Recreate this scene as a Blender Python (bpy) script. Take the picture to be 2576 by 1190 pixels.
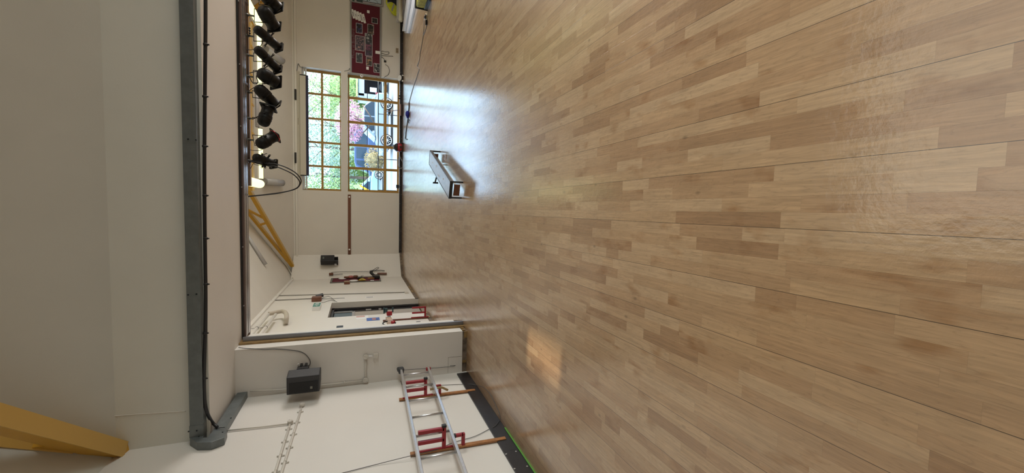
import bpy, bmesh, math, random
from mathutils import Vector, Matrix, Euler
random.seed(7)
for o in list(bpy.data.objects): bpy.data.objects.remove(o, do_unlink=True)
scn = bpy.context.scene
COL = scn.collection

# ------------------------------------------------------------------ camera
W, H, FPX, EYE = 2576, 1190, 1030.0, 1.61
PITCH, YAW = math.radians(20.5926), math.radians(3.7439)
FWD = Vector((-math.sin(YAW)*math.cos(PITCH), math.cos(YAW)*math.cos(PITCH), -math.sin(PITCH)))
RGT = FWD.cross(Vector((0, 0, 1))).normalized()
UPV = RGT.cross(FWD)
CAM = Vector((0, 0, EYE))
cd = bpy.data.cameras.new('camera'); cam = bpy.data.objects.new('camera', cd); COL.objects.link(cam)
cd.sensor_fit = 'HORIZONTAL'; cd.sensor_width = 36.0; cd.lens = FPX/W*36.0; cd.clip_start = 0.05; cd.clip_end = 500
# the phone was held on its side: picture-right is down in the room, picture-up is to the right
M = Matrix((( -UPV.x, RGT.x, -FWD.x), (-UPV.y, RGT.y, -FWD.y), (-UPV.z, RGT.z, -FWD.z)))
cam.matrix_world = Matrix.Translation(CAM) @ M.to_4x4()
scn.camera = cam

# ------------------------------------------------------------------ world, sun, daylight, exposure
vs = scn.view_settings
vs.view_transform = 'Standard'; vs.look = 'None'; vs.gamma = 1.0; vs.use_curve_mapping = False; vs.exposure = 0.05
scn.cycles.max_bounces = 8; scn.cycles.diffuse_bounces = 5; scn.cycles.glossy_bounces = 4
scn.cycles.transparent_max_bounces = 12; scn.cycles.sample_clamp_indirect = 4.0
scn.cycles.caustics_reflective = True; scn.cycles.caustics_refractive = False
wd = bpy.data.worlds.new('sky'); scn.world = wd; wd.use_nodes = True
bg = wd.node_tree.nodes['Background']
bg.inputs['Color'].default_value = (0.52, 0.72, 1.0, 1); bg.inputs['Strength'].default_value = 6.5

def lamp_area(name, loc, direction, sx, sy, power, color, portal=False, spread=180):
    d = bpy.data.lights.new(name, 'AREA'); d.shape = 'RECTANGLE'; d.size = sx; d.size_y = sy
    d.energy = power; d.color = color; d.spread = math.radians(spread)
    o = bpy.data.objects.new(name, d); COL.objects.link(o); o.location = loc
    o.rotation_euler = Vector(direction).to_track_quat('-Z', 'Y').to_euler()
    if portal: d.cycles.is_portal = True
    return o
sd = bpy.data.lights.new('sun', 'SUN'); sd.energy = 11.0; sd.angle = math.radians(0.6); sd.color = (1.0, 0.87, 0.66)
sun = bpy.data.objects.new('sun', sd); COL.objects.link(sun)
SUN_DIR = Vector((-9.45, 0.7, -3.0)).normalized()
sun.rotation_euler = SUN_DIR.to_track_quat('-Z', 'Y').to_euler()
# sky light coming through the tall windows of the right-hand wall, near hall and far hall
DAY = (0.93, 1.0, 0.97)
lamp_area('daylight_near', (7.9, 2.4, 1.75), (-1, 0, -0.40), 4.3, 2.8, 205, DAY, spread=120)
lamp_area('daylight_far', (7.9, 11.3, 1.8), (-1, 0, -0.20), 4.6, 3.0, 175, (1.0, 0.97, 0.92), spread=140)
# added lamp over the near hall, out of view, to brighten its floor
lamp_area('near_floor_fill', (2.4, 0.2, 3.75), (0, 0, -1), 5.0, 5.5, 62, (1.0, .96, .86), spread=130)
lamp_area('back_fill', (2.2, -5.1, 1.9), (0, 1, -0.1), 6.0, 2.6, 10, (1.0, 0.96, 0.88))  # added fill lamp behind the camera, standing in for unseen daylight
# added lamp aimed upwards, standing in for ground bounce, brightens the bulkhead soffit
lamp_area('soffit_fill', (7.85, 9.2, 1.3), (-1, -.42, .34), 3.4, 2.2, 150, (1.0, .93, .88), spread=110)
# daylight entering by the big glazed wall at the far end
lamp_area('portal_far', (2.8, 17.0, 1.8), (0, -1, 0), 4.4, 3.5, 1, (1, 1, 1), portal=True)

# room planes
KSIDE, KEND = .53, .65
XL, XR, YF, YP, YB, YH = -2.55, 8.05, 16.65, 6.18, 5.20, 6.95
ZS, ZE, YBACK, ROOFK = 3.124, 3.80, -5.4, 0.0

# ------------------------------------------------------------------ lines of sight -> points on real surfaces
def ray(x, y):
    return (RGT*(-(y-595.0)) - UPV*(x-1288.0) + FWD*FPX).normalized()
def onX(x, y, X): v = ray(x, y); return CAM + v*((X-CAM.x)/v.x)
def onY(x, y, Y): v = ray(x, y); return CAM + v*((Y-CAM.y)/v.y)
def onZ(x, y, Z=0.0): v = ray(x, y); return CAM + v*((Z-CAM.z)/v.z)
def onP(x, y, n, d): v = ray(x, y); n = Vector(n); return CAM + v*((d-n.dot(CAM))/n.dot(v))

# ------------------------------------------------------------------ mesh helper
class MB:
    def __init__(s): s.v = []; s.f = []; s.sm = []
    def add(s, verts, faces, smooth=False):
        b = len(s.v); s.v += [tuple(p) for p in verts]
        s.f += [tuple(b+i for i in f) for f in faces]; s.sm += [smooth]*len(faces); return s
    def box(s, lo, hi):
        x0, y0, z0 = [min(a, b) for a, b in zip(lo, hi)]; x1, y1, z1 = [max(a, b) for a, b in zip(lo, hi)]
        return s.hexa([(x0,y0,z0),(x1,y0,z0),(x1,y1,z0),(x0,y1,z0)], [(x0,y0,z1),(x1,y0,z1),(x1,y1,z1),(x0,y1,z1)])
    def hexa(s, a, b):
        n = len(a); F = [tuple(reversed(range(n))), tuple(range(n, 2*n))]
        F += [(i, (i+1) % n, n+(i+1) % n, n+i) for i in range(n)]
        return s.add(list(a)+list(b), F)
    def prism(s, poly, ext):
        ext = Vector(ext); return s.hexa([Vector(p) for p in poly], [Vector(p)+ext for p in poly])
    def beam(s, p0, p1, w, h, up=(0, 0, 1)):
        p0, p1 = Vector(p0), Vector(p1); d = (p1-p0).normalized(); up = Vector(up)
        if abs(d.dot(up)) > .98: up = Vector((1, 0, 0)) if abs(d.x) < .9 else Vector((0, 1, 0))
        a = d.cross(up).normalized(); b = a.cross(d).normalized(); a *= w/2; b *= h/2
        q = [-a-b, a-b, a+b, -a+b]
        return s.hexa([p0+c for c in q], [p1+c for c in q])
    def cone(s, p0, p1, r0, r1, n=16, cap=True):
        p0, p1 = Vector(p0), Vector(p1); d = (p1-p0).normalized()
        t = Vector((0, 0, 1)) if abs(d.z) < .9 else Vector((1, 0, 0)); a = d.cross(t).normalized(); b = d.cross(a)
        A = [p0+(a*math.cos(2*math.pi*i/n)+b*math.sin(2*math.pi*i/n))*r0 for i in range(n)]
        B = [p1+(a*math.cos(2*math.pi*i/n)+b*math.sin(2*math.pi*i/n))*r1 for i in range(n)]
        s.add(A+B, [(i, (i+1) % n, n+(i+1) % n, n+i) for i in range(n)], True)
        if cap: s.add(A, [tuple(reversed(range(n)))]); s.add(B, [tuple(range(n))])
        return s
    def lathe(s, p0, axis, prof, n=24):
        p0 = Vector(p0); d = Vector(axis).normalized()
        t = Vector((0, 0, 1)) if abs(d.z) < .9 else Vector((1, 0, 0)); a = d.cross(t).normalized(); b = d.cross(a)
        V = []; F = []
        for (h, r) in prof:
            for i in range(n):
                V.append(p0+d*h+(a*math.cos(2*math.pi*i/n)+b*math.sin(2*math.pi*i/n))*max(r, 1e-4))
        for k in range(len(prof)-1):
            for i in range(n): F.append((k*n+i, k*n+(i+1) % n, (k+1)*n+(i+1) % n, (k+1)*n+i))
        s.add(V, F, True)
        s.add(V[:n], [tuple(reversed(range(n)))]); s.add(V[-n:], [tuple(range(n))]); return s
    def tube(s, pts, r, n=8, smooth=True, curve=0):
        P = [Vector(p) for p in pts]
        if curve:
            Q = []
            for i in range(len(P)-1):
                a, b, c, d = P[max(i-1, 0)], P[i], P[i+1], P[min(i+2, len(P)-1)]
                for k in range(curve):
                    t = k/curve
                    Q.append(0.5*((2*b)+(c-a)*t+(2*a-5*b+4*c-d)*t*t+(3*b-a-3*c+d)*t**3))
            P = Q+[P[-1]]
        V = []; F = []; prev = None
        for i, p in enumerate(P):
            d = (P[min(i+1, len(P)-1)]-P[max(i-1, 0)])
            if d.length < 1e-7: d = Vector((0, 0, 1))
            d.normalize()
            if prev is None:
                t = Vector((0, 0, 1)) if abs(d.z) < .9 else Vector((1, 0, 0)); a = d.cross(t).normalized()
            else:
                a = prev-d*prev.dot(d); a = a.normalized() if a.length > 1e-6 else d.orthogonal().normalized()
            prev = a; b = d.cross(a)
            for k in range(n):
                an = 2*math.pi*k/n; V.append(p+(a*math.cos(an)+b*math.sin(an))*r)
        for i in range(len(P)-1):
            for k in range(n): F.append((i*n+k, i*n+(k+1) % n, (i+1)*n+(k+1) % n, (i+1)*n+k))
        m = len(P)-1
        s.add(V, F, smooth); s.add(V[:n], [tuple(reversed(range(n)))]); s.add(V[m*n:], [tuple(range(n))]); return s
    def ball(s, c, r, sc=(1, 1, 1), nu=14, nv=9):
        c = Vector(c); V = []; F = []
        for j in range(nv+1):
            th = math.pi*j/nv
            for i in range(nu):
                ph = 2*math.pi*i/nu
                V.append(c+Vector((r*sc[0]*math.sin(th)*math.cos(ph), r*sc[1]*math.sin(th)*math.sin(ph), r*sc[2]*math.cos(th))))
        for j in range(nv):
            for i in range(nu): F.append((j*nu+i, (j+1)*nu+i, (j+1)*nu+(i+1) % nu, j*nu+(i+1) % nu))
        return s.add(V, F, True)
    def quad(s, a, b, c, d): return s.add([a, b, c, d], [(0, 1, 2, 3)])
    def build(s, name, mat, parent=None, bevel=0.0, seg=2, doubles=True):
        me = bpy.data.meshes.new(name); me.from_pydata([tuple(p) for p in s.v], [], s.f)
        me.polygons.foreach_set('use_smooth', s.sm)
        bm = bmesh.new(); bm.from_mesh(me)
        if doubles: bmesh.ops.remove_doubles(bm, verts=bm.verts, dist=1e-5)
        bmesh.ops.recalc_face_normals(bm, faces=bm.faces); bm.to_mesh(me); bm.free()
        me.materials.append(mat)
        o = bpy.data.objects.new(name, me); COL.objects.link(o)
        if bevel:
            m = o.modifiers.new('bevel', 'BEVEL'); m.width = bevel; m.segments = seg; m.limit_method = 'ANGLE'; m.angle_limit = math.radians(40)
        if parent is not None:
            o.parent = parent
            if parent.type == 'EMPTY': o.matrix_parent_inverse = Matrix.Translation(parent.location).inverted()
        return o

def tag(o, label, cat, group=None, kind=None):
    o['label'] = label; o['category'] = cat
    if group: o['group'] = group
    if kind: o['kind'] = kind
    return o
def struct(o, label=None):
    o['kind'] = 'structure'
    if label: o['label'] = label
    return o
def thing(name, label, cat, loc, group=None):
    o = bpy.data.objects.new(name, None); COL.objects.link(o); o.location = loc; o.empty_display_size = .1
    return tag(o, label, cat, group)
def zero(name, label, cat, group=None): return thing(name, label, cat, (0, 0, 0), group)

# ------------------------------------------------------------------ materials
def mat(name, col, rough=.5, metal=0.0, spec=.5, coat=0.0, emis=None, estr=0.0, noise=0.0, nscale=30.0, bump=0.0, bscale=200.0, alpha=None):
    m = bpy.data.materials.new(name); m.use_nodes = True; nt = m.node_tree; b = nt.nodes['Principled BSDF']
    b.inputs['Base Color'].default_value = (*col, 1); b.inputs['Roughness'].default_value = rough
    b.inputs['Metallic'].default_value = metal; b.inputs['Specular IOR Level'].default_value = spec
    b.inputs['Coat Weight'].default_value = coat
    if emis: b.inputs['Emission Color'].default_value = (*emis, 1); b.inputs['Emission Strength'].default_value = estr
    tc = nt.nodes.new('ShaderNodeTexCoord')
    if noise:
        n = nt.nodes.new('ShaderNodeTexNoise'); n.inputs['Scale'].default_value = nscale; n.inputs['Detail'].default_value = 5
        nt.links.new(tc.outputs['Object'], n.inputs['Vector'])
        r = nt.nodes.new('ShaderNodeMapRange'); r.inputs['From Min'].default_value = .3; r.inputs['From Max'].default_value = .7
        r.inputs['To Min'].default_value = 1-noise; r.inputs['To Max'].default_value = 1+noise
        nt.links.new(n.outputs['Fac'], r.inputs['Value'])
        mx = nt.nodes.new('ShaderNodeVectorMath'); mx.operation = 'SCALE'; mx.inputs[0].default_value = col
        nt.links.new(r.outputs['Result'], mx.inputs['Scale']); nt.links.new(mx.outputs['Vector'], b.inputs['Base Color'])
    if bump:
        n = nt.nodes.new('ShaderNodeTexNoise'); n.inputs['Scale'].default_value = bscale; n.inputs['Detail'].default_value = 3
        nt.links.new(tc.outputs['Object'], n.inputs['Vector'])
        bp = nt.nodes.new('ShaderNodeBump'); bp.inputs['Strength'].default_value = bump; bp.inputs['Distance'].default_value = .01
        nt.links.new(n.outputs['Fac'], bp.inputs['Height']); nt.links.new(bp.outputs['Normal'], b.inputs['Normal'])
    return m
WALL = mat('wall_paint', (.75, .725, .68), .55, noise=.02, nscale=1.3, bump=.05, bscale=60)
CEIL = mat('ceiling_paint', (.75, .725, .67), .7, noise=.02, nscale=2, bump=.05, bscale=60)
BULKTINT = mat('bulkhead_light_tint', (.70, .705, .655), .7, noise=.02, nscale=2, bump=.05, bscale=60)  # greenish cast of the daylight put into the bulkhead front's colour
CEIL_SHADE = mat('near_slope_shade', (.56, .56, .515), .75, noise=.02, nscale=2, bump=.05, bscale=60)  # near ceiling darkened: the shade on its slopes is put into the colour
WHITE = mat('white_gloss', (.80, .78, .74), .35)
BRIGHT = mat('white_plastic', (.85, .86, .86), .4)
BLACK = mat('black_plastic', (.012, .012, .014), .45)
BLACKV = mat('black_vinyl', (.016, .014, .016), .38, noise=.3, nscale=9)
DGREY = mat('speaker_grey', (.030, .031, .035), .5, noise=.1, nscale=60)
GRILLE = mat('grille_black', (.010, .010, .011), .6, bump=.4, bscale=700)
STEEL = mat('galvanised_steel', (.155, .175, .18), .42, metal=.35, noise=.12, nscale=14)
ALU = mat('aluminium', (.62, .62, .63), .30, metal=.85, noise=.06, nscale=25)
ALUD = mat('aluminium_dull', (.26, .27, .30), .35, metal=.7)
YEL = mat('yellow_steel', (.62, .34, .035), .38, noise=.05, nscale=6)
LAMPB = mat('lantern_black', (.0045, .0042, .0038), .5, spec=.3, noise=.2, nscale=40)
RED = mat('red_enamel', (.33, .012, .022), .30)
WOODB = mat('batten_wood', (.36, .155, .05), .45, noise=.22, nscale=18)
WOODD = mat('dark_wood', (.17, .065, .035), .45, noise=.2, nscale=22)
BRASS = mat('timber_lining', (.26, .165, .06), .45, noise=.2, nscale=15)
GREY = mat('mid_grey', (.33, .32, .31), .5)
RAWP = mat('bare_plaster', (.16, .12, .085), .85, noise=.55, nscale=11, bump=.4, bscale=40)
TUBE = mat('diffuser_off', (.56, .56, .58), .28, coat=.2)
LIT = mat('diffuser_lit', (.5, .5, .4), .4, emis=(.97, 1.0, .45), estr=1.7)
MAROON = mat('maroon_felt', (.115, .014, .028), .9, noise=.12, nscale=40)
FRAMEW = mat('ochre_frame', (.42, .24, .06), .4, noise=.06, nscale=8)
CONDUIT = mat('painted_conduit', (.66, .63, .57), .4)
GREEN = mat('green_edge', (.10, .32, .04), .5)
TRACK = mat('track_brown', (.15, .105, .095), .30, metal=.3)
TRACKG = mat('track_metal', (.42, .40, .42), .22, metal=.8)
RUBBER = mat('rubber_grey', (.06, .065, .07), .7)
BLUEP = mat('blue_poster', (.06, .13, .42), .5, noise=.4, nscale=14)
TEALG = mat('exit_green', (.05, .22, .17), .4)
HIVIS = mat('hi_vis_yellow', (.62, .66, .04), .75, noise=.15, nscale=30)
REFL = mat('reflective_grey', (.40, .39, .36), .4)
NAVY = mat('navy_cloth', (.012, .012, .022), .85)
WBOARD = mat('whiteboard_face', (.52, .64, .74), .25)
TABLEW = mat('table_white', (.72, .74, .82), .35, noise=.05, nscale=4)
BLUEC = mat('blue_cloth', (.008, .012, .22), .8)
PINKB = mat('pink_wood', (.42, .30, .27), .5)
OLIVE = mat('olive_plastic', (.30, .28, .03), .6, noise=.4, nscale=20)

def glass_mat():
    m = bpy.data.materials.new('window_glass'); m.use_nodes = True; nt = m.node_tree
    for n in list(nt.nodes): nt.nodes.remove(n)
    out = nt.nodes.new('ShaderNodeOutputMaterial'); mx = nt.nodes.new('ShaderNodeMixShader')
    t = nt.nodes.new('ShaderNodeBsdfTransparent'); t.inputs['Color'].default_value = (.95, .98, .97, 1)
    g = nt.nodes.new('ShaderNodeBsdfGlossy'); g.inputs['Roughness'].default_value = .02
    fr = nt.nodes.new('ShaderNodeFresnel'); fr.inputs['IOR'].default_value = 1.35
    nt.links.new(fr.outputs[0], mx.inputs[0]); nt.links.new(t.outputs[0], mx.inputs[1]); nt.links.new(g.outputs[0], mx.inputs[2])
    nt.links.new(mx.outputs[0], out.inputs['Surface']); return m
GLASS = glass_mat()

def floor_mat():
    m = bpy.data.materials.new('beech_strip_floor'); m.use_nodes = True; nt = m.node_tree; L = nt.links.new
    b = nt.nodes['Principled BSDF']
    tc = nt.nodes.new('ShaderNodeTexCoord'); sp = nt.nodes.new('ShaderNodeSeparateXYZ'); L(tc.outputs['Object'], sp.inputs[0])
    def mth(op, a, bb=None, c=None):
        n = nt.nodes.new('ShaderNodeMath'); n.operation = op
        for i, v in enumerate((a, bb, c)):
            if v is None: continue
            if isinstance(v, (int, float)): n.inputs[i].default_value = v
            else: L(v, n.inputs[i])
        return n.outputs[0]
    def wn(vx, vy, vz=0.0):
        c = nt.nodes.new('ShaderNodeCombineXYZ')
        for i, v in enumerate((vx, vy, vz)):
            if isinstance(v, (int, float)): c.inputs[i].default_value = v
            else: L(v, c.inputs[i])
        n = nt.nodes.new('ShaderNodeTexWhiteNoise'); n.noise_dimensions = '3D'; L(c.outputs[0], n.inputs['Vector']); return n.outputs['Value']
    SW = 0.06438
    xs = mth('ADD', sp.outputs['X'], 0.0432+100*4*SW)
    sx = mth('DIVIDE', xs, SW); si = mth('FLOOR', sx); sf = mth('FRACT', sx)
    ln = mth('MULTIPLY_ADD', wn(si, 3.0), .55, .62)
    yy = mth('DIVIDE', mth('ADD', sp.outputs['Y'], mth('MULTIPLY_ADD', wn(si, 7.0), 5.0, 60.0)), ln)
    # two alternating stave lengths per strip
    yi0 = mth('FLOOR', yy); yf0 = mth('FRACT', yy)
    cut = mth('MULTIPLY_ADD', wn(si, yi0, 5.0), .64, .18)
    sec = mth('GREATER_THAN', yf0, cut)
    yi = mth('MULTIPLY_ADD', yi0, 2.0, sec)
    yd = mth('MULTIPLY', mth('MINIMUM', mth('ABSOLUTE', mth('SUBTRACT', yf0, cut)), mth('MINIMUM', yf0, mth('SUBTRACT', 1.0, yf0))), ln)
    tone = wn(si, yi, 1.0); hue = wn(si, yi, 2.0)
    ramp = nt.nodes.new('ShaderNodeValToRGB'); L(tone, ramp.inputs[0])
    cr = ramp.color_ramp; cr.elements[0].position = 0; cr.elements[0].color = (.335, .198, .103, 1)
    cr.elements[1].position = 1; cr.elements[1].color = (.50, .345, .205, 1)
    e = cr.elements.new(.22); e.color = (.41, .255, .138, 1)
    e = cr.elements.new(.62); e.color = (.465, .305, .170, 1)
    # grain: long noise along the boards, offset per stave
    gv = nt.nodes.new('ShaderNodeCombineXYZ'); L(mth('MULTIPLY', sp.outputs['X'], 95.0), gv.inputs[0])
    L(mth('MULTIPLY_ADD', sp.outputs['Y'], 4.0, mth('MULTIPLY', tone, 40.0)), gv.inputs[1]); L(mth('MULTIPLY', hue, 30.0), gv.inputs[2])
    gn = nt.nodes.new('ShaderNodeTexNoise'); gn.inputs['Scale'].default_value = 1.0; gn.inputs['Detail'].default_value = 6; gn.inputs['Distortion'].default_value = .6
    L(gv.outputs[0], gn.inputs['Vector'])
    # cathedral figure
    fv = nt.nodes.new('ShaderNodeCombineXYZ'); L(mth('MULTIPLY', sp.outputs['X'], 26.0), fv.inputs[0])
    L(mth('MULTIPLY_ADD', sp.outputs['Y'], 3.2, mth('MULTIPLY', hue, 55.0)), fv.inputs[1]); L(mth('MULTIPLY', tone, 20.0), fv.inputs[2])
    fn = nt.nodes.new('ShaderNodeTexNoise'); fn.inputs['Scale'].default_value = 1.0; fn.inputs['Detail'].default_value = 2; L(fv.outputs[0], fn.inputs['Vector'])
    ring = mth('ABSOLUTE', mth('SUBTRACT', mth('FRACT', mth('MULTIPLY', fn.outputs['Fac'], 9.0)), .5))
    ringd = mth('POWER', mth('SUBTRACT', 1.0, mth('MULTIPLY', ring, 2.0)), 6.0)
    # knots
    kv = nt.nodes.new('ShaderNodeCombineXYZ'); L(mth('MULTIPLY', sp.outputs['X'], 6.5), kv.inputs[0]); L(mth('MULTIPLY', sp.outputs['Y'], 3.6), kv.inputs[1])
    vo = nt.nodes.new('ShaderNodeTexVoronoi'); vo.inputs['Scale'].default_value = 1.0; L(kv.outputs[0], vo.inputs['Vector'])
    kn = nt.nodes.new('ShaderNodeMapRange'); kn.inputs['From Min'].default_value = .03; kn.inputs['From Max'].default_value = .085; kn.inputs['To Min'].default_value = .62; kn.inputs['To Max'].default_value = 1.0
    L(vo.outputs['Distance'], kn.inputs['Value'])
    # wide soft mottling
    mo = nt.nodes.new('ShaderNodeTexNoise'); mo.inputs['Scale'].default_value = 2.2; mo.inputs['Detail'].default_value = 6; mo.inputs['Roughness'].default_value = .65; L(tc.outputs['Object'], mo.inputs['Vector'])
    g = mth('MULTIPLY_ADD', gn.outputs['Fac'], .66, .67)
    g = mth('MULTIPLY', g, mth('MULTIPLY_ADD', ringd, -.16, 1.0))
    g = mth('MULTIPLY', g, kn.outputs['Result'])
    g = mth('MULTIPLY', g, mth('MULTIPLY_ADD', mo.outputs['Fac'], .40, .80))
    # soft dark blotches inside single staves
    bv = nt.nodes.new('ShaderNodeCombineXYZ'); L(mth('MULTIPLY', sp.outputs['X'], 9.0), bv.inputs[0]); L(mth('MULTIPLY_ADD', sp.outputs['Y'], 4.5, mth('MULTIPLY', tone, 33.0)), bv.inputs[1]); L(mth('MULTIPLY', hue, 17.0), bv.inputs[2])
    bl = nt.nodes.new('ShaderNodeTexNoise'); bl.inputs['Scale'].default_value = 1.0; bl.inputs['Detail'].default_value = 3; L(bv.outputs[0], bl.inputs['Vector'])
    br = nt.nodes.new('ShaderNodeMapRange'); br.inputs['From Min'].default_value = .58; br.inputs['From Max'].default_value = .74; br.inputs['To Min'].default_value = 0.0; br.inputs['To Max'].default_value = 1.0; L(bl.outputs['Fac'], br.inputs['Value'])
    # joints: every 4th strip an open dark joint, every second a finer one, faint between
    s4 = mth('FRACT', mth('DIVIDE', sx, 4.0)); d4 = mth('MULTIPLY', mth('MINIMUM', s4, mth('SUBTRACT', 1.0, s4)), 4*SW)
    s2 = mth('FRACT', mth('DIVIDE', sx, 2.0)); d2 = mth('MULTIPLY', mth('MINIMUM', s2, mth('SUBTRACT', 1.0, s2)), 2*SW)
    d1 = mth('MULTIPLY', mth('MINIMUM', sf, mth('SUBTRACT', 1.0, sf)), SW)
    j4 = mth('LESS_THAN', d4, .0011); j2 = mth('LESS_THAN', d2, .0005); j1 = mth('LESS_THAN', mth('MINIMUM', d1, yd), .0005)
    g = mth('MULTIPLY', g, mth('MULTIPLY_ADD', j4, -.78, 1.0))
    g = mth('MULTIPLY', g, mth('MULTIPLY_ADD', j2, -.25, 1.0)); g = mth('MULTIPLY', g, mth('MULTIPLY_ADD', j1, -.16, 1.0))
    sc = nt.nodes.new('ShaderNodeVectorMath'); sc.operation = 'SCALE'; L(ramp.outputs[0], sc.inputs[0]); L(g, sc.inputs['Scale'])
    mb = nt.nodes.new('ShaderNodeMix'); mb.data_type = 'RGBA'; mb.blend_type = 'MULTIPLY'; L(br.outputs['Result'], mb.inputs[0]); L(sc.outputs[0], mb.inputs[6]); mb.inputs[7].default_value = (.74, .62, .50, 1); L(mb.outputs[2], b.inputs['Base Color'])
    # lacquer: sheen broken by cross-board ripples
    rv = nt.nodes.new('ShaderNodeCombineXYZ'); L(mth('MULTIPLY', sp.outputs['X'], 5.0), rv.inputs[0]); L(mth('MULTIPLY', sp.outputs['Y'], 3.0), rv.inputs[1])
    rn = nt.nodes.new('ShaderNodeTexNoise'); rn.inputs['Scale'].default_value = 1.6; rn.inputs['Detail'].default_value = 5; L(rv.outputs[0], rn.inputs['Vector'])
    L(mth('MULTIPLY_ADD', rn.outputs['Fac'], .16, .26), b.inputs['Roughness'])
    bn = nt.nodes.new('ShaderNodeTexNoise'); bn.inputs['Scale'].default_value = 26.0; bn.inputs['Detail'].default_value = 4; bn.inputs['Roughness'].default_value = .6; L(tc.outputs['Object'], bn.inputs['Vector'])
    b.inputs['Specular IOR Level'].default_value = .35; b.inputs['Coat Weight'].default_value = 1.0; b.inputs['Coat IOR'].default_value = 1.75; b.inputs['Coat Roughness'].default_value = .17
    bp = nt.nodes.new('ShaderNodeBump'); bp.inputs['Strength'].default_value = .32; bp.inputs['Distance'].default_value = .004
    hh = mth('ADD', mth('MULTIPLY', bn.outputs['Fac'], 1.0), mth('MULTIPLY', wn(si, yi, 9.0), .25))
    L(hh, bp.inputs['Height']); L(bp.outputs['Normal'], b.inputs['Normal']); L(bp.outputs['Normal'], b.inputs['Coat Normal'])
    return m
FLOOR = floor_mat()

def speckle(name, cols, scale, rough=.9):
    m = bpy.data.materials.new(name); m.use_nodes = True; nt = m.node_tree; b = nt.nodes['Principled BSDF']; b.inputs['Roughness'].default_value = rough
    tc = nt.nodes.new('ShaderNodeTexCoord'); n = nt.nodes.new('ShaderNodeTexNoise'); n.inputs['Scale'].default_value = scale; n.inputs['Detail'].default_value = 6
    nt.links.new(tc.outputs['Object'], n.inputs['Vector']); r = nt.nodes.new('ShaderNodeValToRGB'); nt.links.new(n.outputs['Fac'], r.inputs[0])
    cr = r.color_ramp; cr.elements[0].position = .32; cr.elements[0].color = (*cols[0], 1); cr.elements[1].position = .68; cr.elements[1].color = (*cols[-1], 1)
    for i, c in enumerate(cols[1:-1]): e = cr.elements.new(.32+.36*(i+1)/(len(cols)-1)); e.color = (*c, 1)
    nt.links.new(r.outputs[0], b.inputs['Base Color']); return m

exec_order = []
# ================================================================== the room shell
T = .155
struct(MB().box((XL-.6, YBACK-.3, -.2), (XR+.3, YF+.35, 0)).build('floor', FLOOR))
# left wall with the doorway in the far hall (Y 10.2 .. 11.8)
DY0, DY1, DZ = 10.22, 11.80, 2.27
m = MB(); m.box((XL-T, YBACK-.3, 0), (XL, DY0, ZE+.35)); m.box((XL-T, DY1, 0), (XL, YF+.3, ZE+.35)); m.box((XL-T, DY0, DZ), (XL, DY1, ZE+.35))
struct(m.build('wall_left', WALL))
# chamfered corner of the far wall
m = MB(); m.prism([(XL-.02, 15.82, 0), (-1.75, YF+.02, 0), (XL-.02, YF+.02, 0)], (0, 0, ZE))
struct(m.build('wall_corner', WALL))
# far wall: openings X .61..4.92, lower window z .09..1.97, upper z 2.20..3.50
WX0, WX1 = .61, 4.99
m = MB(); m.box((XL-T, YF, 0), (WX0, YF+.34, ZE+.3)); m.box((WX1, YF, 0), (XR+T, YF+.34, ZE+.3))
m.box((WX0, YF, -.1), (WX1, YF+.34, .09)); m.box((WX0, YF, 1.975), (WX1, YF+.34, 2.205)); m.box((WX0, YF, 3.50), (WX1, YF+.34, ZE+.3))
struct(m.build('wall_far', WALL))
# right wall (outside the picture): solid, with a slit added to shape one shaft of sun
SY, SZ = 2.70, 2.99
m = MB(); w0 = XR
m.box((w0, YBACK-.3, 0), (w0+.05, SY-.36, ZE+.35)); m.box((w0, SY+.36, 0), (w0+.05, YF+.3, ZE+.35))
m.box((w0, SY-.36, 0), (w0+.05, SY+.36, SZ-.045)); m.box((w0, SY-.36, SZ+.045), (w0+.05, SY+.36, ZE+.35))
struct(m.build('wall_right', WALL))
struct(MB().box((XL-T, YBACK-.2, 0), (XR+.2, YBACK, ZE+.35)).build('wall_back', WALL))
# bulkhead over the folding-partition line
struct(MB().box((XL-.02, YB, ZS), (XR+.02, YH, 4.4)).build('wall_bulkhead', WALL))
struct(MB().box((XL-.01, YB-.006, ZS+.001), (XR+.02, YB, 4.4)).build('wall_bulkhead_tint', BULKTINT))  # thin panel added to carry the greenish light as colour
# pier at the left of the opening
struct(MB().box((XL-.02, YP, .075), (-1.895, 6.90, ZS+.01)).build('wall_pier', WALL))
# hipped ceilings, solid slabs above each hall
def hip(x0, x1, y0, y1, z, kx, ky, name, th=.2, mt=None):
    zt = z+kx*(x1-x0)/2; run = (zt-z)/ky
    r0, r1 = ((x0+x1)/2, y0+run, zt), ((x0+x1)/2, y1-run, zt)
    e = [(x0, y0, z), (x1, y0, z), (x1, y1, z), (x0, y1, z)]
    F = [(0, 1, 4), (1, 2, 5, 4), (2, 3, 5), (3, 0, 4, 5)]
    V = e+[r0, r1]; m = MB(); m.add(V, F)
    m.add([(a, b, c+th) for a, b, c in V], F)
    m.add([e[0], e[1], e[2], e[3]]+[(a, b, c+th) for a, b, c in e], [(0, 1, 5, 4), (1, 2, 6, 5), (2, 3, 7, 6), (3, 0, 4, 7)])
    return struct(m.build(name, mt or CEIL))
hip(XL, XR, YH-.05, YF, 3.78, KSIDE, KEND, 'ceiling_far')
hip(XL, XR, YBACK, YB+.02, 3.90, .85, .97, 'ceiling_near', mt=CEIL_SHADE)
# narrow cove at the head of far wall and left wall
struct(MB().box((XL+.3, YF-.05, 3.66), (XR, YF, 3.72)).box((XL+.3, YF-.02, 3.75), (XR, YF, 3.79)).build('trim_far', WHITE))
struct(MB().box((XL, YH, 3.70), (XL+.05, 15.85, 3.75)).box((XL, YH, 3.76), (XL+.025, 15.85, 3.80)).build('trim_left', WHITE))
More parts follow.
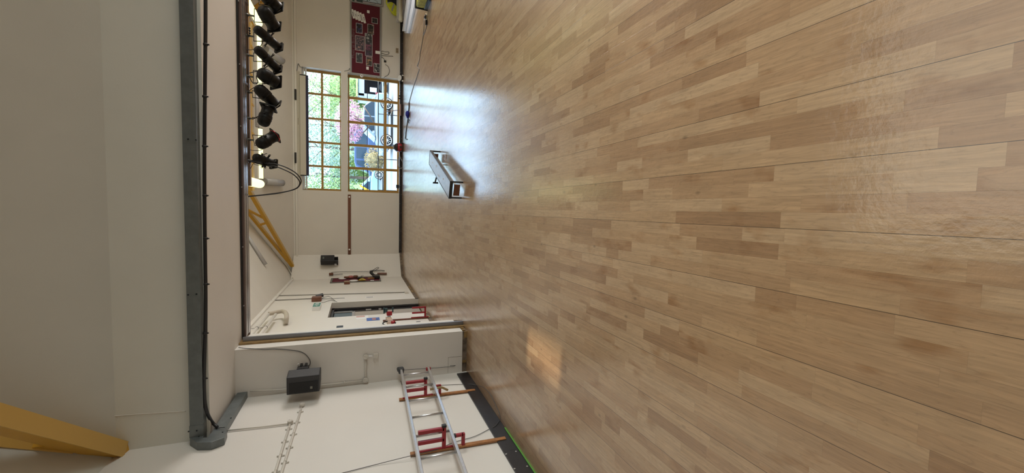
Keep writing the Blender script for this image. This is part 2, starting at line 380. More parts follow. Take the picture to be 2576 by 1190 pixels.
# skirtings
sk = MB().box((XL, -5, .0), (XL+.022, 6.10, .175)); so = sk.build('baseboard_left', BLACKV, bevel=.003); struct(so)
m = MB()
for (x, y) in ((1273.5, 1142.5), (1298, 1136), (1294.5, 1179.5), (1326, 1173.5)):
    p = onX(x, y, XL+.024); o = MB().cone(p, p+Vector((.004, 0, 0)), .011, .009, 10).build('fixing_screw', ALU, so)
p = onX(1268, 1135, XL+.024)
MB().box((XL+.02, p.y-.004, .0), (XL+.0225, p.y+.002, .176)).build('butt_joint', BLACK, so)
struct(MB().box((XL+.022, -5, 0), (XL+.034, 4.35, .014)).build('trim_green', GREEN, bevel=.002))
m = MB().box((-1.73, YF-.03, 0.0), (XR, YF, .105)); so = m.build('baseboard_far', BLACKV, bevel=.003); struct(so)
m = MB()
for i in range(26):
    x = -1.6+i*.36
    MB().cone((x, YF-.03, .03+.045*(i % 2)), (x, YF-.034, .03+.045*(i % 2)), .008, .006, 8).build('fixing_screw', ALU, so)
# bare strip at foot of the left wall where skirting has been taken off
m = MB(); m.box((XL-.01, YH, 0), (XL+.004, DY0, .085)); m.box((XL-.01, DY1, 0), (XL+.004, 15.85, .085))
m.prism([(XL+.0, 15.80, 0), (-1.74, 16.622, 0), (-1.75, 16.64, 0), (XL-.01, 15.83, 0)], (0, 0, .085))
struct(m.build('trim_bare', RAWP))
m = MB(); m.box((XL, YP+.012, 0), (-1.905, 6.88, .077)); struct(m.build('trim_pier', RAWP))
m = MB()
for i in range(7):
    y = 13.6-i*.23+random.uniform(-.05, .05) if i < 5 else 10.0-(i-5)*.4
    m.box((XL, y, .01), (XL+.015, y+.15, .07))
for i in range(3): m.box((-1.92, 6.22+i*.09, .02), (-1.885, 6.27+i*.09, .066))
m.box((-2.40, YP-.004, .012), (-2.36, YP+.02, .07)).box((-2.0, YP-.002, .0), (-1.9, YP+.02, .05))
struct(m.build('trim_packers', BRASS))

# ------------------------------------------------------------------ folding-partition frame: aluminium post, timber lining, head track
t = thing('partition_frame', 'folding-partition frame round the wide opening: grey post, timber lining and brown head track', 'frame', (-1.86, 6.5, 0))
MB().box((-1.897, 6.375, 0), (-1.868, 6.60, ZS)).build('timber_lining', BRASS, t, .003)
m = MB(); m.box((-1.875, 6.45, .0), (-1.825, 6.465, ZS-.03)); m.box((-1.875, 6.52, .0), (-1.825, 6.54, ZS-.03)); m.box((-1.875, 6.465, 0), (-1.850, 6.52, ZS-.03))
m.box((-1.826, 6.45, 0), (-1.808, 6.47, ZS-.03))
m.build('post', ALUD, t, .003)
MB().box((-1.89, 6.575, ZS-.045), (XR, 6.60, ZS)).box((-1.89, 6.875, ZS-.026), (XR, 6.915, ZS)).box((-1.89, 6.60, ZS-.028), (XR, 6.70, ZS)).build('head_lining', TRACK, t, .003)
MB().box((-1.85, 6.70, ZS-.03), (XR, 6.76, ZS)).box((-1.85, 6.79, ZS-.03), (XR, 6.87, ZS)).build('track_rail', TRACKG, t, .003)
MB().box((-1.85, 6.759, ZS-.012), (XR, 6.792, ZS)).box((-1.85, 6.54, ZS-.02), (XR, 6.578, ZS)).build('track_slot', BLACK, t)
m = MB()
for i in range(12): MB().box((-1.4+i*.82, 6.556, ZS-.032), (-1.385+i*.82, 6.574, ZS-.012)).build('track_clip', ALU, t)

# ------------------------------------------------------------------ doorway in left wall
DJ = onX(1000, 779, XL-0.225).y
t = bpy.data.objects.new('door_1', None); COL.objects.link(t); t.location = (XL-0.165, 11.0, 0); struct(t)
MB().box((XL-0.215, 10.15, 0), (XL-0.165, 10.22, 2.26)).box((XL-0.215, 11.72, 0), (XL-0.165, 11.80, 2.26)).box((XL-0.215, 10.15, 2.2), (XL-0.165, 11.80, 2.28)).build('frame', BLACKV, t, .004)
MB().box((XL-0.245, DJ, 0.02), (XL-0.205, 11.80, 1.70)).box((XL-0.245, 11.70, 1.7), (XL-0.205, 11.80, 2.2)).box((XL-0.245, DJ, 2.13), (XL-0.205, 11.80, 2.2)).box((XL-0.245, DJ, 1.7), (XL-0.205, DJ+.06, 2.2)).build('door_leaf', BLACKV, t, .004)
MB().box((XL-0.245, 10.22, 0.02), (XL-0.210, DJ, 1.70)).build("side_panel", mat("panel_beige", (.40, .36, .31), .6), t, .004)
MB().box((XL-0.230, 10.3, 1.72), (XL-0.220, 11.7, 2.19)).build('glass', mat('wired_glass', (.13, .19, .23), .15), t)
MB().box((XL-0.235, DJ-.04, 1.70), (XL-0.190, DJ+.02, 2.2)).box((XL-0.235, 10.22, 1.69), (XL-0.190, DJ+.02, 1.76)).build('glazing_bar', GREY, t, .003)
MB().box((XL-0.205, DJ+.02, 1.28), (XL-0.165, DJ+.04, 1.42)).box((XL-0.205, DJ+.02, 1.02), (XL-0.165, DJ+.04, 1.09)).build('door_handle', ALU, t, .003)
struct(MB().box((XL-1.5, 9.6, 0), (XL-1.45, 12.4, 2.6)).box((XL-1.5, 9.6, 2.6), (XL-T, 12.4, 2.65)).box((XL-1.5, 9.6, 0), (XL-T, 9.65, 2.65)).box((XL-1.5, 12.35, 0), (XL-T, 12.4, 2.65)).box((XL-1.5, 9.6, -.05), (XL-T, 12.4, -.01)).build('wall_lobby', CEIL))

# ------------------------------------------------------------------ far windows
def window(name, z0, z1, zs, frame_w):
    w = bpy.data.objects.new(name, None); COL.objects.link(w); w.location = (2.77, YF+.15, z0); struct(w)
    xs = [WX0+.02, 1.515, 2.39, 3.245, 4.145, WX1-.02]; y0, y1 = YF+.27, YF+.33
    m = MB()
    for i, x in enumerate(xs):
        hw = frame_w*(.8 if i in (0, 5) else .5); m.box((x-hw, y0, z0), (x+hw, y1, z1))
    for z, h in zs: m.box((WX0, y0-.005, z-h/2), (WX1, y1+.005, z+h/2))
    m.build('frame', FRAMEW, w, .004)
    for i in range(5):
        MB().box((xs[i]+.02, YF+.296, z0+.01), (xs[i+1]-.02, YF+.300, z1-.01)).build('pane', GLASS, w)
    return w
w1 = window('window_1', 2.205, 3.50, [(2.235, .03), (2.86, .075), (3.47, .05)], .075)
w2 = window('window_2', .09, 1.975, [(.135, .07), (.62, .095), (1.945, .05)], .095)
m = MB()
for x0, x1, z in ((4.12, 4.88, 1.28), (2.38, 3.17, 1.28), (.65, 1.47, 1.42), (.65, 1.47, 1.28)): m.box((x0, YF+.28, z-.012), (x1, YF+.31, z+.012))
m.build('casement_bar', BLACK, w2, .002)
MB().box((WX0, YF+.02, .088), (WX1, YF+.32, .105)).build('window_sill', WHITE, w2, .004)
# ================================================================== near hall: trunking, cables, speaker, conduits, ladder
t = thing('cable_trunking', 'grey steel cable trunking along the bulkhead, turning the corner onto the left wall', 'trunking', (-2.5, 5.12, 3.2))
MB().box((-2.36, 5.10, 3.155), (XR, YB, 3.275)).build('trunk', STEEL, t, .003)
e = MB()
e.prism([(-2.548, YB, 3.275), (-2.548, 5.095, 3.275), (-2.548, 4.965, 3.17), (-2.548, 4.93, 3.04), (-2.548, 4.995, 2.94), (-2.548, 5.15, 2.955), (-2.548, 5.18, 2.985), (-2.548, 5.16, 3.098), (-2.548, 5.05, 3.105), (-2.548, 5.06, 3.15), (-2.548, YB, 3.155)], (.083, 0, 0))
e.box((-2.47, 5.095, 3.152), (-2.34, YB, 3.279))
e.build('elbow', STEEL, t, .003)
MB().box((XL, 5.0, 2.985), (-2.468, YP-.002, 3.10)).build('wall_run', STEEL, t, .003)
SCRD = mat('screw_dark', (.02, .025, .03), .4, metal=.5)
for (x, y) in ((474.5, 1085.5), (495, 1083.5), (500.5, 1098.5), (487, 1112), (473, 350), (493, 352), (473, 742), (494, 740)):
    p = onY(x, y, 5.095); MB().cone(p, p+Vector((0, -.006, 0)), .0085, .0065, 10).build('lid_screw', SCRD, t)
for (x, y) in ((604.5, 981), (619.5, 980.5), (581, 1052), (560, 1088)):
    p = onX(x, y, -2.466); MB().cone(p, p+Vector((.006, 0, 0)), .008, .006, 10).build('lid_screw', SCRD, t)

t = zero('power_cable', 'thick black cable clipped under the grey trunking, curving into its elbow', 'cable')
pts = [onY(x, y, 5.13) for (x, y) in ((517, -60), (517, 60), (516, 180), (515, 300), (514.5, 420), (515, 540), (516.5, 660), (517.5, 760), (516.5, 840), (514, 920), (513.5, 975), (516, 1015), (522, 1040))]
pts += [onX(534, 1062, -2.40), onX(547, 1075, -2.455)]
MB().tube(pts, .0165, 10, curve=4).build('sheath', BLACK, t)
for (x, y) in ((517, 112), (515, 243), (514.5, 368), (515.5, 492), (517, 600), (518, 715), (516, 838), (513.5, 952)):
    p = onY(x, y, 5.13)
    MB().lathe(p-Vector((.012, 0, 0)), (1, 0, 0), [(0, .018), (.004, .022), (.020, .022), (.024, .018)], 12).box(p+Vector((-.006, -.012, -.034)), p+Vector((.006, .0, -.018))).build('cable_tie', BLACK, t)
MB().tube([onX(543, 1078, -2.46), onX(556, 1076, -2.45), onX(566, 1075, -2.45)], .004, 6).build('tie_tail', BLACK, t)

t = zero('wall_cable', 'thin white cable stapled up the bulkhead above the grey trunking', 'cable')
a = [onY(x, y, YB-.006) for (x, y) in ((468, 1034), (440, 1036), (400, 1039), (350, 1042), (300, 1046), (285, 1047.5), (274, 1054), (270, 1066), (266, 1076), (266, 1090), (268, 1104))]
tag(MB().tube(a, .006, 7, curve=3).build('bulkhead_cable', CONDUIT), 'thin white cable looping up the bulkhead above the trunking, by the near yellow truss', 'cable')
bpy.data.objects.remove(t, do_unlink=True)

# conduit runs ------------------------------------------------------
def clips(t, pts, r, axis):
    for p in pts:
        p = Vector(p); a = Vector(axis)
        MB().lathe(p-a*.007, a, [(0, r*1.12), (.014, r*1.12)], 12).build('saddle', CONDUIT, t)
def jbox(t, p, n, r=.032, name='round_box'):
    p = Vector(p); n = Vector(n)
    MB().lathe(p-n*.006, n, [(0, r), (.030, r), (.034, r*.93)], 20).build(name, CONDUIT, t)
    q = n.orthogonal().normalized()*r*.62
    for s in (1, -1): MB().cone(p+n*.027+q*s, p+n*.031+q*s, .005, .004, 8).build('screw', GREY, t)
t = zero('socket_conduit', 'white conduit run behind the speaker, ending in a socket on the pier', 'conduit')
c = [onY(x, y, YP-.02) for (x, y) in ((629, 983.5), (700, 981), (805, 969.5), (914, 957.5))]
MB().tube(c, .011, 10).build('pipe', CONDUIT, t)
clips(t, [c[1]*.75+c[0]*.25, onY(866, 962, YP-.02)], .016, (c[3]-c[0]).normalized())
jbox(t, onY(919.5, 955.5, YP-.02), (0, -1, 0), .036)
MB().tube([onY(919.8, 953, YP-.018), onY(920.2, 904, YP-.018)], .013, 10).build('pipe', CONDUIT, t)
jbox(t, onY(920.5, 897, YP-.02), (0, -1, 0), .036)
MB().tube([onY(924, 896, YP-.018), onY(937, 895.5, YP-.018)], .010, 10).build('pipe', BRIGHT, t)
p = onY(945, 894, YP)
MB().box((p.x-.036, YP-.038, p.z-.036), (p.x+.036, YP, p.z+.036)).build('socket', CONDUIT, t, .006)

for lab, q in (('white conduit dropping from the trunking elbow, left of its twin on the left wall', [(573, 1083), (648, 1075), (723, 1066.5), (730.3, 1063.5), (729, 1069), (713, 1120), (692, 1189), (682, 1225)]),
               ('white conduit with a round box at its top, running alongside the one from the trunking', [None, None, None, (759.8, 1020), (757.5, 1027), (738, 1092), (720, 1150), (708, 1190), (699, 1222)])):
    t = zero('wall_conduit', lab, 'conduit', 'conduits on the near left wall')
    P = [None if v is None else onX(v[0], v[1], XL+.018) for v in q]
    if P[0] is not None: MB().tube(P[:3], .009, 8).build('pipe', CONDUIT, t)
    jbox(t, P[3], (1, 0, 0), .030)
    MB().tube(P[4:], .0125, 10).build('pipe', CONDUIT, t)
    d = (P[-1]-P[4]).normalized(); L = (P[-1]-P[4]).length
    for k in range(5):
        c = P[4]+d*(.08+k*.27)
        if (c-P[4]).length < L:
            m = MB().lathe(c-d*.006, d, [(0, .0155), (.012, .0155)], 12); m.box(c+Vector((-.018, -.008, -.034)), c+Vector((-.010, .008, .034)))
            for s in (1, -1): m.ball(c+Vector((-.008, 0, .028*s)), .009, nu=8, nv=5)
            m.build('saddle', CONDUIT, t)

# near speaker ------------------------------------------------------
YS = 5.80
t = thing('wall_speaker', 'large dark grey loudspeaker bracketed in the corner beside the pier', 'speaker', (-2.28, YS, 2.1))
fl = [onY(x, y, YS-.02) for (x, y) in ((719.5, 956), (803.5, 944.5), (804.5, 981.5), (722.5, 995.5))]
rt = [onY(x, y, YS+.20) for (x, y) in ((722.5, 937), (803, 926))]
z1, z0 = fl[0].z, fl[1].z; xl_, xr_ = fl[3].x, fl[1].x+.004
poly = [(xl_-.004, YS), (xr_, YS), (rt[1].x+.02, YS+.17), (rt[1].x-.01, YS+.26), (xl_+.05, YS+.26), (xl_-.004, YS+.10)]
MB().prism([(x, y, z0) for x, y in poly], (0, 0, z1-z0)).build('cabinet', DGREY, t, .012, 3)
MB().box((xl_+.012, YS-.010, z0+.022), (xr_-.075, YS+.01, z1-.03)).build('grille', GRILLE, t, .004)
b = onY(783, 975, YS-.012); MB().box((b.x-.016, YS-.014, b.z-.014), (b.x+.016, YS-.008, b.z+.014)).build('badge', mat('badge_grey', (.20, .20, .17), .4), t, .002)
bx = rt[0].x; zc = (z0+z1)/2+.03
MB().box((bx-.02, YS+.20, zc-.07), (bx+.035, YS+.30, zc+.07)).box((bx-.01, YS+.28, zc-.045), (bx+.045, YP, zc-.015)).box((bx-.01, YS+.28, zc+.015), (bx+.045, YP, zc+.045)).build('bracket', BLACK, t, .004)
a = [onY(x, y, YP-.008) for (x, y) in ((600, 874), (612, 876), (640, 877.5), (665, 879), (690, 878), (725, 880.5), (752, 884), (768, 891), (778, 903), (781, 912), (777, 920))]+[Vector((bx+.02, YS+.27, zc-.02))]
tag(MB().tube(a, .0045, 7, curve=4).build('speaker_cable', mat('cable_grey', (.10, .10, .10), .6)), 'thin dark cable from the top of the pier to the large grey loudspeaker', 'cable')
p = onY(750.5, 916.5, YP); tag(MB().ball(p, .011).cone(p, p+Vector((0, .012, 0)), .006, .006, 8).build('wall_hook', BRIGHT), 'tiny white knob on the pier above the grey loudspeaker', 'hook')
# access panel outlined low on the pier
a, b = onY(1127, 899, YP), onY(1163, 934, YP)
m = MB(); w = .004
m.box((b.x, YP-.003, a.z-w), (a.x, YP, a.z)); m.box((a.x-w, YP-.003, .08), (a.x, YP, a.z))
struct(m.build('trim_panel', mat('joint_grey', (.35, .33, .30), .7)))

# ladder and its racks ------------------------------------------------
XLAD = -2.36
t = thing('ladder', 'long aluminium ladder hung sideways along the white left wall', 'ladder', onX(1100, 1060, XLAD))
u0, u1 = onX(1009, 932, XLAD), onX(1060, 1190, XLAD); l0, l1 = onX(1077.5, 928, XLAD), onX(1170, 1190, XLAD)
du = (u1-u0); dl = (l1-l0)
ua, ub = u0, u0+du*1.45; la, lb = l0, l0+dl*1.45
MB().beam(ua, ub, .062, .030).build('stile', ALU, t, .004)
MB().beam(la, lb, .062, .030).build('stile', ALU, t, .004)
def at_y(a, b, y): return a+(b-a)*((y-a.y)/(b.y-a.y))
for (x, y) in ((1047, 940), (1056, 970), (1063, 1004), (1074, 1045), (1088, 1091), (1103, 1146), (1122, 1212)):
    yy = onX(x, y, XLAD).y
    MB().tube([at_y(ua, ub, yy), at_y(la, lb, yy)], .0135, 10).build('rung', ALU, t)
d = du.normalized()
m = MB().beam(ua-d*.05, ua+d*.045, .085, .075); m.beam(ua-d*.05+Vector((0, 0, -.045)), ua-d*.045+Vector((0, 0, .055)), .10, .05)
m.build('rubber_foot', RUBBER, t, .02, 3)
MB().beam(la-d*.02, la+d*.022, .045, .07).build('end_cap', RED, t, .006)

def rack(label, top, bot, hooks, lower, dx=.20, strap=None):
    a, b = onX(*top, XL+.02), onX(*bot, XL+.02)
    t = thing('ladder_rack', label, 'rack', (XL, (a.y+b.y)/2, b.z), 'wooden ladder racks on left wall')
    MB().beam(a, b, .022, .052, (0, 1, 0)).build('batten', WOODB, t, .003)
    yc = (a.y+b.y)/2
    if hooks:
        (s0, s1), prongs = hooks
        z = onX(*s0, XL+.06).z; yy = onX(*s0, XL+.06).y
        x_out = XL+.05+dx*1.05
        m = MB(); m.box((XL+.03, yc-.018, z-.02), (x_out+.02, yc+.018, z+.02))
        m.box((XL+.03, yc-.013, z-.10), (XL+.046, yc+.013, a.z-.045))
        for f, h in prongs: m.box((XL+.03+dx*f-.018, yc-.018, z), (XL+.03+dx*f+.018, yc+.018, z+h))
        m.build('upper_hook', RED, t, .004)
        MB().box((x_out+.0, yc-.021, z-.024), (x_out+.026, yc+.021, z+.024)).build('end_cap', BLACK, t, .004)
    if lower:
        z = onX(*lower[0], XL+.06).z
        dx2 = lower[1]
        m = MB(); m.box((XL+.03, yc-.018, z-.018), (XL+.05+dx2, yc+.018, z+.018)); m.box((XL+.02+dx2, yc-.018, z), (XL+.05+dx2, yc+.018, z+.085))
        m.build('lower_hook', RED, t, .004)
        MB().box((XL+.018+dx2, yc-.02, z+.08), (XL+.052+dx2, yc+.02, z+.098)).build('end_cap', BLACK, t, .003)
    return t, yc
r1, y1 = rack('wooden rack with red hooks carrying the ladder end nearest the pier', (1004, 1005.5), (1195, 981.5), (((1071, 992), (1071, 960)), ((.50, .26), (1.06, .26))), ((1110, 994), .11))
r2, y2 = rack('wooden rack with red hooks at the middle of the ladder, beside the studded black skirting', (1032, 1143), (1272, 1103), (((1117, 1122), (1117, 1080)), ((.50, .27), (1.06, .27))), ((1165, 1112), .11))
# strap on first rack
a = onX(1100, 988, XL+.06)
m = MB().tube([a+Vector((.06, 0, .10)), a+Vector((.07, -.01, .02)), a+Vector((.08, -.03, -.05)), a+Vector((.05, -.02, -.10)), a+Vector((.02, .0, -.14))], .016, 8, curve=3)
tag(m.build('webbing_strap', mat('strap_tan', (.36, .25, .12), .8)), 'tan webbing strap looped round the rack nearest the pier', 'strap')
# thin cords by the ladder
CORD = mat('cord_grey', (.09, .09, .09), .6)
a = [onX(1008, 958, XL+.05), onX(1016, 972, XL+.03), onX(1045, 971.5, XL+.008), onX(1090, 969.5, XL+.008), onX(1160, 967, XL+.008)]+[onX(1185, 967, XL+.03), onX(1200, 970, XL+.03), onZ(1215, 974, .006), onZ(1232, 990, .006), onZ(1245, 1015, .006), onZ(1256, 1040, .006), onZ(1259, 1056, .006)]
tag(MB().tube(a, .0035, 6, curve=4).build('cord', CORD), 'thin grey cord hanging down by the first rack onto the floor edge', 'cord')
a = [onX(1256, 1058, XL+.03), onX(1245, 1072, XL+.03), onX(1228, 1081, XL+.01), onX(1205, 1093, XL+.01), onX(1185, 1101, XL+.01), onX(1165, 1106, XL+.01), onX(1145, 1112, XL+.01), onX(1120, 1122, XL+.03), onX(1100, 1131, XL+.035), onX(1032, 1147, XL+.04), onX(940, 1170, XL+.01), onX(850, 1193, XL+.01)]
tag(MB().tube(a, .0035, 6, curve=4).build('cord', CORD), 'thin black cord slung across the left wall behind the middle rack', 'cord')
a = [onY(1013, 931, YP-.01), onY(1060, 928, YP-.01), onY(1100, 925.5, YP-.01), onY(1140, 922, YP-.01), onY(1146, 919.5, YP-.01), onY(1132, 920, YP-.01)]
tag(MB().tube(a, .003, 6).build('cord', CORD), 'short wire along the pier wall just beyond the end of the ladder', 'wire')
# ================================================================== yellow roof trusses
YELP = mat('yellow_flange', (.60, .38, .10), .4)
def hip_truss(label, corner, dirx, diry, n, sb, st, w=.11, group='yellow hip trusses', length=3.7, name='roof_truss', depth=.14, th0=.10):
    c = Vector(corner); d = Vector((dirx, diry, 0)).normalized()
    t = thing(name, label, 'truss', c, group)
    P = lambda s, k, dz=0: c+d*s+Vector((0, 0, k*s+dz))
    # bottom and top chords: channel-like sections with paler flange lips
    MB().beam(P(-.02, sb, .0), P(length, sb, .0), w, depth).build('bottom_chord', YEL, t, .006)
    MB().beam(P(.25, st, th0), P(length, st, th0), w*.85, .085).build('top_chord', YEL, t, .006)
    MB().beam(P(.10, sb, -depth/2-.006), P(length, sb, -depth/2-.006), w*1.15, .014).build('flange', YELP, t, .002)
    MB().beam(P(.45, st, th0-.05), P(length, st, th0-.05), w*1.05, .014).build('flange', YELP, t, .002)
    MB().prism([P(0, 0, -depth*.45)+d.cross(Vector((0, 0, 1)))*w*.42, P(.75, sb, .0)+d.cross(Vector((0, 0, 1)))*w*.42, P(.75, st, th0)+d.cross(Vector((0, 0, 1)))*w*.42, P(0, 0, th0+.05)+d.cross(Vector((0, 0, 1)))*w*.42], d.cross(Vector((0, 0, -1)))*w*.84).build('gusset', YEL, t, .004)
    for (a, b) in n:
        MB().beam(P(a, sb), P(b, st, th0), w*.6, .055).build('web_member', YEL, t, .003)
    return t
WEBS = [(2.58, 2.46), (2.72, 3.15), (1.30, 1.22)]
FD = Vector((1.25, -1, 0)).normalized()
tip = Vector((XL, YF, 3.645))+FD*.56+Vector((0, 0, .28*.56))
hip_truss('yellow steel roof truss rising from the far left corner of the hall', tip, 1.25, -1, [(a-.56, b-.56) for a, b in WEBS], .262, .405, .095, length=3.45, depth=.105, th0=.02)
hip_truss('yellow steel roof truss at the far right, behind the end spotlight', (XR+XL-tip.x+.0-XL+XL, tip.y, tip.z), -1.25, -1, [(a-.56, b-.56) for a, b in WEBS], .262, .405, .095, length=3.45, depth=.105, th0=.02)
hip_truss('large yellow roof truss overhead, springing from the corner above the trunking', (XL-.03, YB+.02, 3.90), .66, -.75, [(1.6, 1.4), (2.0, 2.6)], .20, .53, .13, length=4.2, depth=.165, th0=.0)
t = thing('tie_beam', 'yellow horizontal tie beam behind the spotlight bar', 'beam', (2.75, 13.62, 4.5))
a, b = onY(631.5, 477, 13.62), onY(631.5, 40, 13.62); zt = a.z
MB().box((.42, 13.58, zt-.045), (5.08, 13.66, zt+.06)).build('web', YEL, t, .004)
MB().box((.42, 13.53, zt-.075), (5.08, 13.71, zt-.045)).build('flange', mat('yellow_pale', (.62, .42, .16), .4), t, .003)
for x in (1.2, 2.0, 2.8, 3.6, 4.4): MB().box((x, 13.52, zt-.09), (x+.06, 13.72, zt-.07)).build('cleat', YEL, t, .003)

# ------------------------------------------------------------------ fluorescent fittings
FK = ((0, KEND, 1), 3.78+KEND*YF); LK = ((-KSIDE, 0, 1), 3.78+KSIDE*-XL)
def half_round(m, p0, p1, up, r, n=10):
    p0, p1, up = Vector(p0), Vector(p1), Vector(up); d = (p1-p0).normalized(); s = d.cross(up).normalized(); up = s.cross(d).normalized()
    prof = [s*r*math.cos(math.pi*i/n)-up*r*math.sin(math.pi*i/n)*1.05 for i in range(n+1)]+[-s*r+up*r*.35, s*r+up*r*.35]
    A = [p0+q for q in prof]; B = [p1+q for q in prof]; m.hexa(A, B); m.sm[-len(prof):] = [True]*len(prof); return m
def batten(label, p0, p1, up, r, lit, group):
    p0, p1 = Vector(p0), Vector(p1); d = (p1-p0).normalized()
    t = thing('ceiling_light', label, 'light', (p0+p1)/2, group)
    half_round(MB(), p0+d*.03, p1-d*.03, up, r).build('diffuser', LIT if lit else TUBE, t)
    upv = Vector(up); s = d.cross(upv).normalized(); upn = s.cross(d)
    MB().beam(p0, p1, r*2.05, r*.5, upv).build('body', GREY if not lit else WHITE, t).location = upn*r*.55
    for e0, e1 in ((p0, p0+d*.03), (p1-d*.03, p1)): half_round(MB(), e0, e1, up, r*1.04).build('end_cap', GREY, t)
    return t
ZL = 4.40; YL = 14.45
ga = onY(655, 452, YL); gb = onY(655, 322, YL); gc = onY(655, 218, YL); gd = onY(655, 70, YL)
U = (0, 0, 1); G1, G2 = 'suspended fluorescent lights in the far hall', 'unlit diffusers fixed to the sloping ceiling'
batten('lit strip light crossing the far hall, behind the two end profile spotlights on the left', (ga.x, YL, ga.z), (gb.x, YL, ga.z), U, .075, True, G1)
batten('unlit pale strip light between the two lit ones crossing the far hall', (gb.x+.02, YL, ga.z+.06), (gc.x, YL, ga.z+.06), U, .055, False, G1)
batten('lit strip light crossing the far hall, behind the long profile spotlights', (gc.x, YL, ga.z), (gd.x-.1, YL, ga.z), U, .075, True, G1)
e1 = onY(655, 463, 14.3); batten('lit strip light running towards the partition on the left, above the grey tube', (e1.x, 14.25, e1.z), (e1.x, 8.2, e1.z), U, .12, True, G1)
e2 = onY(652, 62, 14.3); batten('lit strip light running towards the partition on the right, beside the yellow truss', (e2.x, 14.25, e2.z), (e2.x, 8.2, e2.z), U, .10, True, G1)
nF = Vector((0, KEND, 1)).normalized(); nL = Vector((-KSIDE, 0, 1)).normalized()
for lab, q, pl, n, r in (('grey unlit tube light below the lit corner, left of the hanging cable loop', ((657, 456), (704, 460)), FK, nF, .105),
                         ('pale unlit tube light partly hidden behind a profile spotlight', ((661, 124), (704, 155)), FK, nF, .105),
                         ('white unlit tube light on the left slope, beside the yellow truss', ((664.5, 667.5), (600, 567)), LK, nL, .048)):
    a, b = onP(*q[0], *pl)-n*r, onP(*q[1], *pl)-n*r
    batten(lab, a, b, n, r, False, G2)
# thin conduit beside the left truss
hv = lambda s_: Vector((XL, YF, 3.78-.035))+FD*s_+Vector((0, 0, KSIDE*FD.x*s_))
c0 = Vector((XL+.05, 15.86, 3.74)); m = MB().tube([c0, Vector((XL+.12, 16.2, 3.80)), hv(.62), hv(4.2)], .022, 8)
tag(m.build('ceiling_conduit', CONDUIT), 'thin grey conduit following the ceiling valley beside the far left truss', 'conduit')

# ------------------------------------------------------------------ lighting bar and spotlights
YBAR = 7.30
b0, b1 = onY(620.5, 467, YBAR), onY(622.5, -60, YBAR); zb = (b0.z+b1.z)/2
t = thing('lighting_bar', 'brown steel lighting bar behind the head track carrying the black spotlights', 'bar', (b0.x, YBAR, zb))
BARM = mat('bar_brown', (.14, .095, .075), .35, metal=.4, noise=.25, nscale=9)
MB().tube([(b0.x, YBAR, zb), (b1.x+3, YBAR, zb)], .024, 14).build('pipe', BARM, t)
for x in (b0.x+.35, b0.x+1.5, b0.x+2.7): MB().box((x-.02, YBAR-.03, zb-.03), (x+.02, YBAR+.03, zb+.03)).box((x-.015, YH+.01, zb-.02), (x+.015, YBAR, zb+.02)).build('bracket', BARM, t, .003)
MB().box((b0.x, YBAR+.03, zb-.02), (b1.x+3, YBAR+.10, zb+.05)).build('outlet_channel', mat('channel_ochre', (.40, .24, .09), .4), t, .003)

